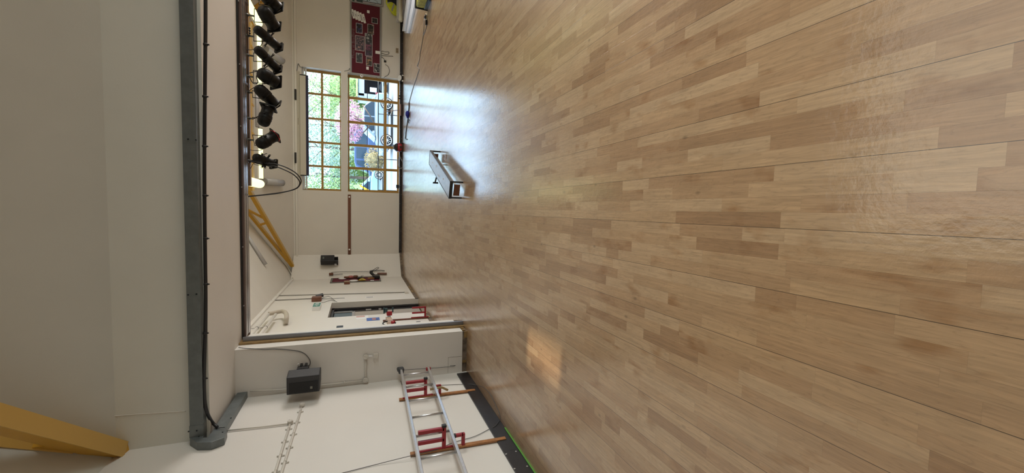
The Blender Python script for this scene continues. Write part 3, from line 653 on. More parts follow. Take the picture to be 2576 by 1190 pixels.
def spot(label, kind, back, front, dY, r, yoke, clamp, gel=None, red=False, yo=0.0):
    """back, front: where the two ends of the body stand; the body also runs dY into the hall"""
    a = onY(*back, YBAR); b = onY(*front, YBAR)
    mid = (a+b)/2; mid.y += yo; ax = b-a; ax.y = 0; axis = Vector((ax.x, dY, ax.z)); Ln = axis.length; d = axis.normalized()
    a3 = mid-d*Ln/2; b3 = mid+d*Ln/2
    t = thing('stage_spotlight', label, 'spotlight', mid, 'stage spotlights on the bar')
    if kind == 'fresnel':
        MB().lathe(a3, d, [(-.075, r*.30), (-.066, r*.62), (-.04, r*.90), (-.005, r*1.0), (.05, r*1.03), (Ln*.45, r*1.03), (Ln*.47, r*.93), (Ln-.03, r*.93), (Ln-.02, r*1.02), (Ln, r*1.02)], 28).build('housing', LAMPB, t)
        MB().lathe(a3, d, [(Ln, r*.82), (Ln+.004, r*.8)], 24).build('lens', mat('lens_dark', (.02, .025, .025), .08), t)
        m = MB().lathe(a3, d, [(Ln*.16, r*1.05), (Ln*.18, r*1.07), (Ln*.2, r*1.05)], 24).lathe(a3, d, [(Ln*.32, r*1.05), (Ln*.34, r*1.07), (Ln*.36, r*1.05)], 24); m.build('vent_ring', LAMPB, t)
        if True:
            s = d.cross(Vector((0, 0, 1))).normalized(); u = s.cross(d).normalized(); g = gel or .105; c = a3+d*(Ln+.012)
            m = MB()
            for q0, q1 in (((-1, -1), (1, -1)), ((1, -1), (1, 1)), ((1, 1), (-1, 1)), ((-1, 1), (-1, -1))):
                m.beam(c+(s*q0[0]+u*q0[1])*g, c+(s*q1[0]+u*q1[1])*g, .012, .016, d)
            for i in range(4):                                   # plate with a round opening
                pass
            n = 24; O = []; I = []
            for i in range(n):
                an = 2*math.pi*(i+.5)/n; cx, sy = math.cos(an), math.sin(an); k = g/max(abs(cx), abs(sy))
                O.append(c+(s*cx+u*sy)*k); I.append(c+(s*cx+u*sy)*r*.80)
            m.add(O+I, [(i, (i+1) % n, n+(i+1) % n, n+i) for i in range(n)])
            m.build('gel_frame', LAMPB, t)
            if red: MB().lathe(c-d*.012, d, [(0, r*1.04), (.006, r*1.10), (.016, r*1.10), (.018, r*1.04)], 24).build("gel_edge", mat('gel_red', (.55, .05, .05), .4), t)
    else:
        MB().lathe(a3, d, [(-.06, r*.35), (-.05, r*.78), (-.02, r*1.0), (.08, r*1.02), (.085, r*.93), (.11, r*.93), (.115, r*1.02), (Ln*.55, r*1.0), (Ln*.56, r*.92), (Ln*.6, r*.92), (Ln*.61, r*.97), (Ln, r*.97)], 24).build('housing', LAMPB, t)
        MB().lathe(a3, d, [(Ln-.001, r*.74), (Ln+.003, r*.7)], 20).build('lens', mat('lens_dark2', (.02, .025, .025), .08), t)
        s = d.cross(Vector((0, 0, 1))).normalized(); u = s.cross(d).normalized(); c = a3+d*Ln*.45
        for k, (sa, ua) in enumerate(((1, .25), (-1, -.2), (.75, -.75), (-.7, .75))):
            o = c+(s*sa+u*ua).normalized()*r*.9+d*(.02*k-.03); e = o+(s*sa+u*ua).normalized()*.055
            m = MB().beam(o, e, .034, .006, d)
            # open ring handle
            m.tube([e+(d*math.cos(q)+(s*sa+u*ua).normalized()*math.sin(q))*.014 for q in [i*2*math.pi/10 for i in range(11)]], .004, 6)
            m.build('shutter', LAMPB, t)
        g = r*1.0; cc = a3+d*(Ln+.006); m = MB()
        for q0, q1 in (((-1, -1), (1, -1)), ((1, -1), (1, 1)), ((1, 1), (-1, 1)), ((-1, 1), (-1, -1))):
            m.beam(cc+(s*q0[0]+u*q0[1])*g, cc+(s*q1[0]+u*q1[1])*g, .01, .03, d)
        m.build('gel_frame', LAMPB, t)
    # yoke: crossbar with two arms down to the pivots
    y0, y1 = onY(*yoke[0], YBAR), onY(*yoke[1], YBAR)
    piv = d.cross(Vector((0, 0, 1))).normalized(); q0, q1 = mid-piv*r*1.04-d*Ln*.1, mid+piv*r*1.04-d*Ln*.1
    if (q0-y0).length > (q1-y0).length: q0, q1 = q1, q0
    for q, s_ in ((q0, -1), (q1, 1)): pass
    m = MB().tube([q0, y0, y1, q1], .0065, 8); m.ball(q0, .016, nu=10, nv=6).ball(q1, .016, nu=10, nv=6); m.build('yoke', LAMPB, t)
    k = onY(*clamp, YBAR); ym = (y0+y1)/2
    m = MB().lathe((k.x-.017, YBAR, zb), (1, 0, 0), [(0, .024), (0, .034), (.034, .034), (.034, .024)], 14); m.beam((k.x, YBAR, zb-.03), (k.x, YBAR, ym.z-.005), .022, .016, (0, 1, 0)); m.beam((k.x, YBAR, zb), (k.x+.02, YBAR-.055, zb+.012), .010, .010)
    m.build('hook_clamp', mat('clamp_grey', (.10, .10, .09), .4, metal=.5), t)
    return t
spot('black fresnel spotlight cut off by the photo edge, before the yellow truss', 'fresnel', (671, -6), (694, 14), .16, .098, ((652, -18), (652, 12)), (636, -4), .10)
spot('black fresnel spotlight hiding a yellow truss, next to the end one', 'fresnel', (668.5, 38), (686, 60), .20, .098, ((639.5, 22), (639.5, 55.5)), (630, 39), .098)
spot('long black profile spotlight with ring handles, next to the clip stack on the bar', 'profile', (656, 86), (697, 112), .26, .068, ((638.5, 81), (638.5, 103.5)), (630, 91))
spot('long black profile spotlight in front of the pale unlit tube light', 'profile', (657, 136), (694, 168), .26, .068, ((638, 133), (638, 154)), (630, 140))
spot('squat black fresnel spotlight straight above the right end of the window', 'fresnel', (666, 192), (690, 203), .18, .098, ((637.5, 177), (637.5, 208)), (630, 193), .098)
spot('black fresnel spotlight tilted down, next to the one that points sideways', 'fresnel', (657.5, 230), (691, 262), .14, .088, ((634, 228), (635.5, 245)), (631, 233), .085)
spot('black spotlight swung sideways with its square frame edge-on', 'fresnel', (669.5, 310), (678, 276), .06, .088, ((634.5, 295.5), (635.5, 300)), (630, 298), .10, False, -.12)
spot('black fresnel spotlight with a red-rimmed colour frame', 'fresnel', (660, 362), (689, 341), .10, .088, ((635, 339.5), (641, 366)), (630, 352), .088, True)
spot('small grey-nosed profile spotlight at the left end of the bar', 'profile', (652, 400), (684, 411), .22, .066, ((637, 393), (640, 408)), (628, 404))
# cables on the bar
def cab(name, label, q, r=.006, Y=YBAR-.02, mt=None, dy=0.0):
    P = [onY(x, y, Y+dy*i) for i, (x, y) in enumerate(q)]
    return tag(MB().tube(P, r, 8, curve=5).build(name, mt or BLACK), label, 'cable', 'cables on the spotlight bar')
cab('hanging_cable', 'outer black cable of the big loop hanging from the left end of the spotlight bar', [(620, 402), (632, 406), (650, 409), (687, 412), (712, 418), (735, 429), (751, 442), (757.5, 455), (753, 467), (742, 476), (715, 483), (680, 488), (650, 491.5), (616, 494.5)], .0085, YBAR-.06)
cab('hanging_cable', 'inner black cable of the big loop hanging from the left end of the spotlight bar', [(621, 403), (640, 409), (665, 415.5), (690, 418), (715, 427), (738, 439), (751, 452), (754, 461), (749, 471), (735, 478), (705, 485.5), (675, 489.5), (650, 492), (616, 495.5)], .0085, YBAR-.03)
cab('lamp_cable', 'black cable dipping between the two long profile spotlights', [(618, 124.5), (630, 125.5), (642, 123), (654, 117), (660, 108), (661, 98)], .005)
cab('lamp_cable', 'black cable from a long profile spotlight back up to the bar', [(627, 184), (640, 180.5), (655, 177), (666, 171), (675, 165)], .006)
cab('lamp_cable', 'black cable looping beside the squat spotlight above the window', [(627, 192), (632, 203), (638, 210), (646, 210.5), (649, 205), (645, 195), (646, 189)], .006)
cab('lamp_cable', 'black cable behind the spotlight tilted down', [(626, 229), (636, 222), (645, 217), (652, 213), (662, 213)], .005)
cab('lamp_cable', 'thin dark cable under the red-rimmed spotlight', [(625, 377), (640, 378.5), (655, 378), (662, 374), (667, 369)], .004)
cab('lamp_cable', 'black wires bunched at the left-end profile spotlight', [(627, 412), (636, 402), (643, 395), (650, 393), (660, 390), (672, 386)], .005)
cab('lamp_cable', 'thin dark wire drooping under the left-end profile spotlight', [(630, 424), (637, 412), (642, 414), (650, 416), (662, 416.5)], .004)
# striped clip stack
m = MB()
for i in range(4): p = onY(627.5+i*.3, 71+i*6.2, YBAR); m.ball(p, .016, (1.1, 1, .9), 10, 6)
tag(m.build('clip_stack', BLACK), 'short stack of black clips on the bar behind the second spotlight', 'clip')
# ================================================================== far wall fittings
YW = YF
# projection screen in its case
a, b = onY(757, 440, YW-.12), onY(774, 192, YW-.12)
t = thing('projector_screen', 'long white rolled projector screen case across the head of the window', 'screen', ((a.x+b.x)/2, YW-.1, b.z))
za, zb2 = onY(755, 300, YW-.13).z, onY(770, 300, YW-.13).z
MB().box((a.x, YW-.17, zb2), (b.x, YW-.04, za)).build('case', mat('case_cream', (.60, .57, .49), .45), t, .01)
MB().box((a.x-.02, YW-.175, zb2-.075), (b.x+.02, YW-.05, zb2)).build('bottom_bar', mat('bar_navy', (.012, .012, .05), .5), t, .006)
MB().box((a.x-.03, YW-.175, zb2), (a.x, YW-.04, za)).box((b.x, YW-.175, zb2), (b.x+.03, YW-.04, za)).build('end_cap', BLACK, t, .006)
z0, z1 = onY(754.5, 300, YW-.02).z, onY(746.5, 300, YW-.02).z
t = thing('mounting_rail', 'cream wooden rail on the wall above the projector screen', 'rail', (2.7, YW, z0))
MB().box((onY(750, 445, YW).x, YW-.03, z0), (onY(750, 180, YW).x, YW, z1)).build('board', mat('rail_cream', (.60, .56, .47), .5), t, .004)
for y in (238, 397):
    p = onY(743.5, y, YW-.05); MB().box((p.x-.19, YW-.07, p.z-.03), (p.x+.19, YW-.03, p.z+.035)).build('clip', BLACK, t, .01)
p = onY(750, 305, YW-.03); MB().box((p.x-.12, YW-.034, p.z-.012), (p.x+.12, YW-.03, p.z+.012)).build('label_plate', mat('plate_tan', (.42, .37, .29), .5), t, .002)
# blind slats that show at both ends of the case
for (ya, yb, lab) in ((442, 476, 'folded white blind showing left of the projector screen case'), (172, 190, 'folded white blind showing right of the projector screen case')):
    p, q = onY(758, ya, YW+.16), onY(770, yb, YW+.16); x0, x1 = sorted((p.x, q.x))
    t = thing('window_blind', lab, 'blind', ((x0+x1)/2, YW+.05, 3.34), 'folded window blinds')
    for k in range(2): MB().box((x0, YW+.14, 3.35+k*.075), (x1, YW+.17, 3.41+k*.075)).build('slat', BRIGHT, t, .004)

# peg rail
a, b = onY(879, 640, YW-.02), onY(879, 489.5, YW-.02)
t = thing('peg_rail', 'long brown wooden rail on the far wall left of the window', 'rail', ((a.x+b.x)/2, YW, a.z-.05))
MB().box((a.x, YW-.025, a.z-.052), (b.x, YW, a.z+.052)).build('board', WOODD, t, .006)
for y in (495.5, 627.5):
    p = onY(879, y, YW-.02); MB().lathe((p.x, YW-.022, p.z), (0, -1, 0), [(0, .018), (.03, .018), (.035, .030), (.05, .032), (.058, .02)], 14).build('peg', BRIGHT, t)

# notice board --------------------------------------------------------
a, b = onY(880.5, 186, YW), onY(961, 17, YW); bx0, bx1, bz1, bz0 = a.x, b.x+.02, a.z, .79
t = thing('notice_board', 'maroon felt notice board with a grey frame, right of the window', 'notice board', (bx0, YW, bz0))
MB().box((bx0+.03, YW-.02, bz0+.03), (bx1-.03, YW, bz1-.03)).build('felt', MAROON, t)
fr = mat('frame_grey', (.30, .30, .29), .4, metal=.4); w = .06
MB().box((bx0, YW-.032, bz0), (bx1, YW, bz0+w)).box((bx0, YW-.032, bz1-w), (bx1, YW, bz1)).box((bx0, YW-.032, bz0+w), (bx0+w, YW, bz1-w)).box((bx1-w, YW-.032, bz0+w), (bx1, YW, bz1-w)).build('frame', fr, t, .005)
cu = bpy.data.curves.new('title', 'FONT'); cu.body = 'Music at Bradford'; cu.size = .125; cu.extrude = .002
tf = bpy.data.objects.new('title_text', cu); COL.objects.link(tf); bpy.context.view_layer.update()
tm = bpy.data.meshes.new_from_object(tf); bpy.data.objects.remove(tf, do_unlink=True); tm.materials.clear(); tm.materials.append(mat('letter_silver', (.17, .115, .125), .5))
to = bpy.data.objects.new('title_lettering', tm); COL.objects.link(to)
p = onY(891.5, 147, YW-.024); to.location = p; to.rotation_euler = (math.radians(90), 0, 0); to.scale = (1.17, 1, 1)
to.parent = t; to.matrix_parent_inverse = Matrix.Translation(t.location).inverted()

def photo_mat(i, c0, c1, c2, s):
    return speckle('photo_print_%d' % i, (c0, c0, c1, c2), s, .35)
dk = (.012, .010, .012)
prints = [  # four corner pixels -> centre, size; tint
 ((934.5, 46), (950.5, 58), 'dark print of a lone figure, highest right on the maroon board', (.03, .03, .04), (.20, .10, .10)),
 ((895, 59.5), (912.5, 82.5), 'dark blue stage print below the word cards on the maroon board', (.02, .02, .10), (.25, .22, .25)),
 ((924, 62), (941, 85), 'print of a pale dancing figure, right of the blue stage print', (.10, .07, .05), (.45, .32, .22)),
 ((893, 91.5), (917, 126), 'largest print, a crowd of singers, middle of the maroon board', (.10, .05, .08), (.50, .30, .24)),
 ((917.5, 85.5), (937.5, 99), 'white and black print at the top of the column of four', (.30, .30, .30), (.70, .70, .68)),
 ((918, 99), (937.5, 112), 'dark print second from the top in the column of four', (.04, .04, .05), (.22, .20, .22)),
 ((918, 112), (937.5, 127), 'print with a magenta patch third from the top in the column of four', (.12, .02, .06), (.30, .08, .14)),
 ((918, 126.5), (937.5, 140), 'purple print at the foot of the column of four', (.06, .015, .06), (.10, .04, .12)),
 ((895, 134.5), (912.5, 157), 'dark print of a white bird-like shape on the maroon board', (.02, .02, .02), (.30, .29, .28)),
 ((920.5, 143.5), (937, 165), 'brown-toned print of two faces near the window end of the board', (.10, .05, .02), (.45, .27, .14)),
 ((939.5, 160.5), (956.5, 182), 'black and white print of a hatted figure, lowest corner of the board by the window', (.012, .012, .012), (.55, .55, .52)),
]
for i, (p0, p1, lab, c1, c2) in enumerate(prints):
    a, b = onY(p0[0], p1[1], YW-.03), onY(p1[0], p0[1], YW-.03)
    # world x grows as picture y shrinks; world z grows as picture x shrinks
    x0, x1, z1, z0 = a.x+.004, b.x-.004, a.z-.004, b.z+.004
    o = thing('photo_print', lab, 'photo', ((x0+x1)/2, YW-.02, z0), 'photo prints on the maroon board')
    MB().box((x0, YW-.026-.0004*(i % 2), z0), (x1, YW-.0205, z1)).build('mount', mat('mount_%d' % i, (.50, .46, .48), .6), o)
    g = .018
    MB().box((x0+g, YW-.030, z0+g), (x1-g, YW-.0266, z1-g)).build('picture', photo_mat(i, dk, c1, c2, 11+3*(i % 4)), o)
for i in range(5):
    c = onY(888+i*6.9, 34.5+i*3.0, YW-.03); ang = math.radians(-13)
    o = thing('word_card', 'white word card, %s from the top of the tilted five on the maroon board' % ('first', 'second', 'third', 'fourth', 'fifth')[i], 'card', c, 'word cards on the maroon board')
    R = Matrix.Rotation(ang, 3, 'Y')
    def rect(cx, cz, hw, hh, y0, y1):
        P = [R @ Vector((sx*hw+cx, 0, sz*hh+cz)) for sx, sz in ((-1, -1), (1, -1), (1, 1), (-1, 1))]
        return [Vector((c.x+q.x, y0, c.z+q.z)) for q in P], y1-y0
    P, e = rect(0, 0, .165, .040, YW-.026, YW-.021); MB().prism(P, (0, e, 0)).build('card', BRIGHT, o)
    m = MB(); n = (9, 5, 2, 12, 7)[i]
    for k in range(n):
        P, e = rect(-.018*n/2+.018*k+(.0 if i != 2 else .03), random.uniform(-.002, .002), .0065, random.choice((.012, .014, .018)), YW-.0275, YW-.0255); m.prism(P, (0, e, 0))
    m.build('lettering', mat('ink', (.08, .06, .07), .6), o)
for lab, q, s in (('small white label at the top right of the maroon board', (926.5, 29.5), (.05, .05)), ('small white label near the window end of the maroon board', (924.5, 171.5), (.055, .05)), ('white plastic cable box on the lower edge of the maroon board', (950.5, 132), (.055, .095))):
    p = onY(*q, YW-.03); tag(MB().box((p.x-s[0], YW-.036, p.z-s[1]*.9), (p.x+s[0], YW-.0205, p.z+s[1]*.9)).build('label_card' if 'label' in lab else 'cable_box', BRIGHT, None, .004), lab, 'label' if 'label' in lab else 'box')
# wires under the board
def fw(label, q, r=.007, Y=YW-.02, mt=None, cat='wire', name='wire', cv=4):
    return tag(MB().tube([onY(x, y, Y) for x, y in q], r, 7, curve=cv).build(name, mt or CORD), label, cat)
fw('thin grey wire looping under the white cable box on the notice board', [(958, 131), (963, 128), (966, 130), (978, 130.5), (977, 136), (970, 137), (963, 134), (958, 135)])
fw('straight grey wire hanging from the notice board cable box', [(956, 139), (970, 140.5), (980, 141), (989, 141.5)], .008)
t = fw('short black lead ending in a plug below the notice board', [(960, 143), (965, 147), (968, 153)], .009)
p = onY(968, 154, YW-.03); MB().lathe(p-Vector((0, 0, .05)), (0, 0, 1), [(0, .02), (.02, .035), (.07, .035), (.08, .02)], 12).build('plug', BLACK, t)
fw('curved grey wire from the notice board down to the window frame', [(969, 162), (976, 167), (979.5, 177), (977, 187), (970, 192), (965, 196)], .008)
fw('thin wire running along the head of the lower window jamb', [(878, 172), (888, 181), (900, 188), (925, 190), (942, 193), (950, 197)], .006, YW-.012)
fw('faint wire stapled to the wall between board and upper window', [(866, 179), (877, 176), (880, 172)], .006)
t = zero('wall_socket', 'double beige wall socket low on far wall beside the notice board', 'socket')
p = onY(999, 127.5, YW); MB().box((p.x-.09, YW-.02, p.z-.05), (p.x+.09, YW, p.z+.05)).build('plate', mat('socket_beige', (.36, .29, .20), .4), t, .006)
for s in (-.042, .042): MB().box((p.x+s-.028, YW-.024, p.z-.03), (p.x+s+.028, YW-.018, p.z+.03)).build('outlet', mat('outlet_brown', (.22, .17, .11), .5), t, .003)
p = onY(910, 217, YW); 
p = onY(910, 190.5, YW-.02); t = tag(MB().lathe((p.x, YW, p.z), (0, -1, 0), [(0, .055), (.03, .055), (.04, .035)], 18).build('alarm_sensor', BRIGHT), 'small round white sensor on the window jamb under the notice board', 'sensor')
MB().lathe((p.x, YW-.038, p.z), (0, -1, 0), [(0, .028), (.006, .026)], 14).build('lens', GREY, t)
p = onY(748, 172, YW); fw('small dark wire clipped at the upper right corner of the upper window', [(746, 182), (748, 172), (750, 160), (755, 168), (762, 170)], .008)

# whiteboard at the right end ----------------------------------------
a = onY(880.5, 6, YW-.04); x0 = a.x+.06
t = thing('whiteboard', 'pale blue whiteboard with pen drawings at the right end of the far wall', 'whiteboard', (x0, YW, .7))
MB().box((x0, YW-.05, bz0-.05), (XR-.02, YW, bz1+.02)).build('frame', mat('frame_lilac', (.42, .39, .41), .4), t, .006)
MB().box((x0+.07, YW-.056, bz0-.0), (XR-.04, YW-.049, bz1-.03)).build('face_edge', BLACK, t)
MB().box((x0+.085, YW-.060, bz0+.015), (XR-.05, YW-.054, bz1-.045)).build('writing_surface', WBOARD, t)
m = MB().tube([onY(x, y, YW-.062) for x, y in ((937, -2), (947, 3), (949.5, 6), (945, 10), (935, 11.5), (925, 11.5))], .008, 6, curve=4)
m.build('pen_line', mat('pen_grey', (.18, .22, .26), .6), t)
m = MB()
for (x, y, w_, h_) in ((889, 1, .03, .06), (901, 0, .06, .10), (909, 1, .07, .08), (924, 0, .04, .03), (929, 0, .03, .03)):
    p = onY(x, y, YW-.062); m.box((p.x-w_, YW-.063, p.z-h_*.6), (p.x+w_, YW-.0605, p.z+h_*.6))
m.build('drawing', mat('pen_dark', (.05, .08, .08), .6), t)

# hi-vis jacket, white packs, tub -------------------------------------
def cloth(name, pts, th, mt, parent=None):
    m = MB(); m.prism([Vector(p) for p in pts], (0, th, 0)); return m.build(name, mt, parent, .03, 3)
YJ = 16.48
t = thing('hi_vis_jacket', 'yellow hi-vis jacket with grey stripes slung over the white stack', 'jacket', onY(985, 20, YJ))
q = [(970, -20), (971, 5), (975, 14), (980, 22), (986, 32), (992, 37), (1000, 38), (1004, 20), (1000, 4), (985, -8)]
cloth('body', [onY(x, y, YJ) for x, y in q], .11, HIVIS, t)
for q in ([(973, 6), (976, 9), (984, 4), (988, -6), (984, -6), (980, 2)], [(984, 25), (987, 29), (993, 12), (990, 8)]):
    MB().prism([onY(x, y, YJ-.012) for x, y in q], (0, .02, 0)).build('reflective_stripe', REFL, t, .004)
MB().prism([onY(x, y, YJ-.03) for x, y in ((973, -14), (975, 5), (985, 4), (992, 8), (999, 16), (1003, 0), (1002, -16))], (0, .10, 0)).build('collar', NAVY, t, .02)
# white stack: long flat packs on the floor by the wall, two more lying askew in front
lab = ['top white pack of the stack lying against the far wall', 'middle white pack of the stack lying against the far wall', 'bottom white pack of the stack lying against the far wall']
xa = onZ(1015, 56, 0).x
for i in range(3):
    z0 = .09*(2-i)
    t = thing('flat_pack', lab[i], 'pack', (xa, 15.7, z0), 'white flat packs by the far wall')
    MB().box((xa-.10*(2-i)+.12, 15.70+.02*i, z0), (XR-.05, 16.45, z0+.086)).build('board', TABLEW, t, .008)
    MB().box((xa-.10*(2-i)+.14, 15.694+.02*i, z0+.03), (XR-.06, 15.705+.02*i, z0+.05)).build('edge_ridge', BRIGHT, t, .003)
for lb, q, z0, hh in (('upper white pack of the pair lying askew on the floor in front of the stack', ((1021, 80), (1027, 80), (1044, -14), (1034, -14)), .07, .06), ('lower white pack of the pair lying askew on the floor in front of the stack', ((1022, 84), (1031, 84), (1054, -14), (1036, -14)), 0.0, .068)):
    P = [onZ(x, y, 0) for x, y in q]; P = [Vector((p.x, p.y, z0)) for p in P]
    t = thing('flat_pack', lb, 'pack', P[0], 'white flat packs by the far wall'); MB().prism(P, (0, 0, hh)).build('board', TABLEW, t, .008)
a = Vector((onZ(1019, 70, 0).x, 15.45, .19)); b = a+Vector((1.0, .05, .03))
t = thing('rolled_sheet', 'cream rolled sheet lying between the white stack and the askew packs', 'roll', a)
MB().lathe(a, b-a, [(0, .05), (.05, .075), (.3, .06), ((b-a).length, .07)], 12).build('roll', mat('cream_sheet', (.62, .60, .48), .6), t)
MB().lathe(a, b-a, [((b-a).length, .04), ((b-a).length+.02, .03)], 10).build('core', WOODD, t)
a = onZ(1085, 20, 0)
t = thing('storage_tub', 'black tub of olive cloths on the floor in front of the white stack', 'tub', (a.x+.35, a.y, 0))
x0, y0 = 4.92, 10.05
MB().box((x0, y0, 0), (x0+.9, y0+.55, .045)).box((x0, y0+.03, 0), (x0+.04, y0+.52, .09)).box((x0+.86, y0, 0), (x0+.9, y0+.55, .31)).box((x0, y0, 0), (x0+.9, y0+.03, .09)).box((x0, y0+.52, 0), (x0+.9, y0+.55, .31)).build('shell', BLACK, t, .015)
MB().box((x0+.01, y0+.01, .06), (x0+.86, y0+.50, .28)).build('contents', OLIVE, t, .03)
# floor cable near the tub
def flc(name, label, q, r=.008, mt=None, cat='cable', h=.0):
    return tag(MB().tube([onZ(x, y, r+h) for x, y in q], r, 7, curve=5).build(name, mt or CORD), label, cat)
FC = mat('floor_cable_grey', (.20, .19, .18), .6)
o = flc('floor_cable', 'grey extension lead looping over the floor from the far wall towards the tub', [(1029, 258), (1035, 235), (1041, 215), (1047, 198), (1052, 182), (1055, 174), (1052, 170), (1050, 166), (1055, 150), (1057, 132), (1060, 118), (1064, 92), (1066, 70), (1066, 50)], .009, FC)
p = onZ(1069.5, 42, .03); MB().lathe(p-Vector((0, .03, .02)), (0, 1, 0), [(0, .02), (.01, .045), (.07, .045), (.09, .02)], 12).build('plug', BLACK, o)
flc('floor_cable', 'second grey lead lying beside the long one, with a black connector', [(1064, 90), (1069, 78), (1072.5, 66), (1072, 58), (1070, 52), (1067.5, 47), (1068, 42)], .008, FC)
o = flc('floor_lead', 'beige curl of lead at the very end of the floor cable', [(1071, 34), (1074, 38), (1074.5, 46), (1073, 54)], .010, mat('lead_beige', (.42, .37, .25), .6), 'lead')
p = onZ(1072.3, 57, .03); MB().beam(p+Vector((-.06, 0, 0)), p+Vector((.06, 0, 0)), .05, .05).build('connector', BLACK, o, .01)

# things along the far skirting ---------------------------------------
YK = YF-.10
p = onY(1016, 199, YK); 
t = thing('round_radio', 'small black and white round-faced device on the floor below the notice board', 'radio', (p.x, YK, 0))
MB().box((p.x-.13, YK-.06, .0), (p.x+.13, YK+.04, .15)).build('body', BLACK, t, .03)
MB().lathe((p.x, YK-.05, .12), (0, -.6, 1), [(0, .11), (.02, .11), (.03, .09)], 20).build('dial', BRIGHT, t)
for s in (-.10, .10): MB().ball((p.x+s, YK-.09, .02), .03).build('knob', BRIGHT, t)
fw('black lead curling from the round-faced device over the floor', [(1019, 210), (1021, 215), (1024, 216), (1027, 205), (1034, 190), (1040, 178)], .007, YK-.2)
# broom
pa, pb = onY(1010, 263.5, YK), onY(1017.5, 293, YK)
t = thing('broom', 'broad broom head standing on the floor with its thin handle against the window', 'broom', ((pa.x+pb.x)/2, YK-.05, 0))
x0, x1 = sorted((pa.x, pb.x))
MB().box((x0, YK-.10, .075), (x1, YK-.02, .135)).build('head', PINKB, t, .008)
MB().box((x0+.01, YK-.09, .0), (x1-.01, YK-.03, .078)).build('bristles', mat('bristle_brown', (.03, .02, .02), .9), t)
h1 = onY(965, 281.5, YF-.03); MB().tube([((x0+x1)/2, YK-.05, .12), h1], .013, 8).build('handle', PINKB, t)
# red case with black lid
p = onY(1011, 373, YK)
t = thing('vacuum_cleaner', 'red vacuum cleaner with a black top by the window', 'vacuum', (p.x, YK-.08, 0))
MB().lathe((p.x, YK-.16, .04), (0, 0, 1), [(0, .15), (.02, .17), (.14, .17), (.17, .15)], 24).build('drum', RED, t)
MB().lathe((p.x, YK-.16, .21), (0, 0, 1), [(0, .16), (.03, .155), (.09, .12), (.12, .07)], 24).build('lid', BLACK, t)
for s in (-.15, .15): MB().lathe((p.x+s-.02, YK-.22, .06), (1, 0, 0), [(0, .06), (.04, .06)], 16).build('wheel', BLACK, t)
MB().box((p.x-.05, YK-.335, .06), (p.x+.04, YK-.31, .13)).build('latch', BLACK, t, .01)
MB().box((p.x-.09, YK-.2, .33), (p.x+.09, YK-.17, .37)).build('handle', mat('handle_grey', (.35, .36, .36), .4), t, .01)
tag(MB().tube([onY(x, y, YK-.06) for x, y in ((1005, 392), (1009, 400), (1014, 410), (1014, 419), (1008, 424), (1003, 420), (1001.5, 408), (1003, 395))], .016, 8, curve=4).build('vacuum_hose', mat('hose_grey', (.25, .26, .26), .5)), 'grey hose looped against the skirting beside the red vacuum cleaner', 'hose')
p = onY(1000.5, 469, YF-.04); tag(MB().box((p.x-.06, YF-.08, p.z-.05), (p.x+.06, YF-.031, p.z+.06)).box((p.x-.09, YF-.06, p.z-.03), (p.x+.03, YF-.032, p.z+.02)).build('window_catch', BLACK, None, .006), 'black catch on the skirting at the left foot of the window', 'catch')
p = onY(1005, 245, YF-.04); tag(MB().box((p.x-.07, YF-.06, p.z-.03), (p.x-.02, YF-.03, p.z+.05)).box((p.x+.03, YF-.06, p.z-.03), (p.x+.08, YF-.03, p.z+.03)).build('window_catch', BLACK, None, .006), 'black catch on the window sill above the broom', 'catch')
# blue cloth with black cable
o = flc('floor_cable', 'black lead running over the floor in front of the window past the blue cloth', [(1029, 258), (1028.5, 272), (1027.5, 281)], .016, BLACK)
o = flc('floor_cable', 'black lead from the blue cloth to a hook near the red vacuum', [(1026.5, 295), (1025, 305), (1022.5, 322), (1020.5, 340), (1020, 348), (1022, 352), (1024, 350)], .014, BLACK)
p = onZ(1026, 287, .05); t = thing('blue_cloth', 'crumpled blue cloth on the floor in front of the broom', 'cloth', (p.x, p.y, 0))
MB().ball((p.x, p.y, .06), .11, (1.0, .7, .65), 12, 8).ball((p.x-.07, p.y, .05), .08, (1, .7, .6), 12, 8).build('bundle', BLUEC, t)
MB().tube([(p.x-.12, p.y, .05), (p.x-.2, p.y-.1, .02), (p.x-.26, p.y-.2, .015)], .012, 7).tube([(p.x-.12, p.y, .05), (p.x-.22, p.y+.05, .02), (p.x-.3, p.y+.02, .015)], .012, 7).build('string', NAVY, t)

# ------------------------------------------------------------------ bench
A, B = Vector((.33, 6.66, 0)), Vector((1.085, 8.70, 0)); d = (B-A).normalized(); s = Vector((d.y, -d.x, 0)); hb, hw = .215, .135
t = thing('bench', 'low grey-topped bench with black metal frame, alone on the floor', 'bench', (A+B)/2)
P = lambda u, v, z: A+d*u+s*v+Vector((0, 0, z)); Lb = (B-A).length
TOPM = mat('bench_top', (.30, .25, .26), .30, noise=.25, nscale=14)
MB().prism([P(0, -hw, hb-.025), P(Lb, -hw, hb-.025), P(Lb, hw, hb-.025), P(0, hw, hb-.025)], (0, 0, .025)).build('top', TOPM, t, .003)
m = MB()
for v in (-hw-.008, hw+.008): m.beam(P(-.01, v, hb-.022), P(Lb+.01, v, hb-.022), .016, .05)
m.beam(P(-.012, -hw, hb-.022), P(-.012, hw, hb-.022), .022, .05); m.beam(P(Lb+.012, -hw, hb-.022), P(Lb+.012, hw, hb-.022), .022, .05)
m.build('frame', BLACK, t, .003)
for u in (0.0, Lb):
    for v in (-hw, hw): MB().beam(P(u, v, 0), P(u, v, hb), .026, .026).build('leg', BLACK, t, .003)
MB().beam(P(.01, -.10, .09), P(.01, .09, .09), .02, .10).build('end_board', WOODD, t, .004)
MB().beam(P(Lb-.02, -.09, .09), P(Lb-.02, .09, .09), .02, .10).build('end_board', WOODD, t, .004)
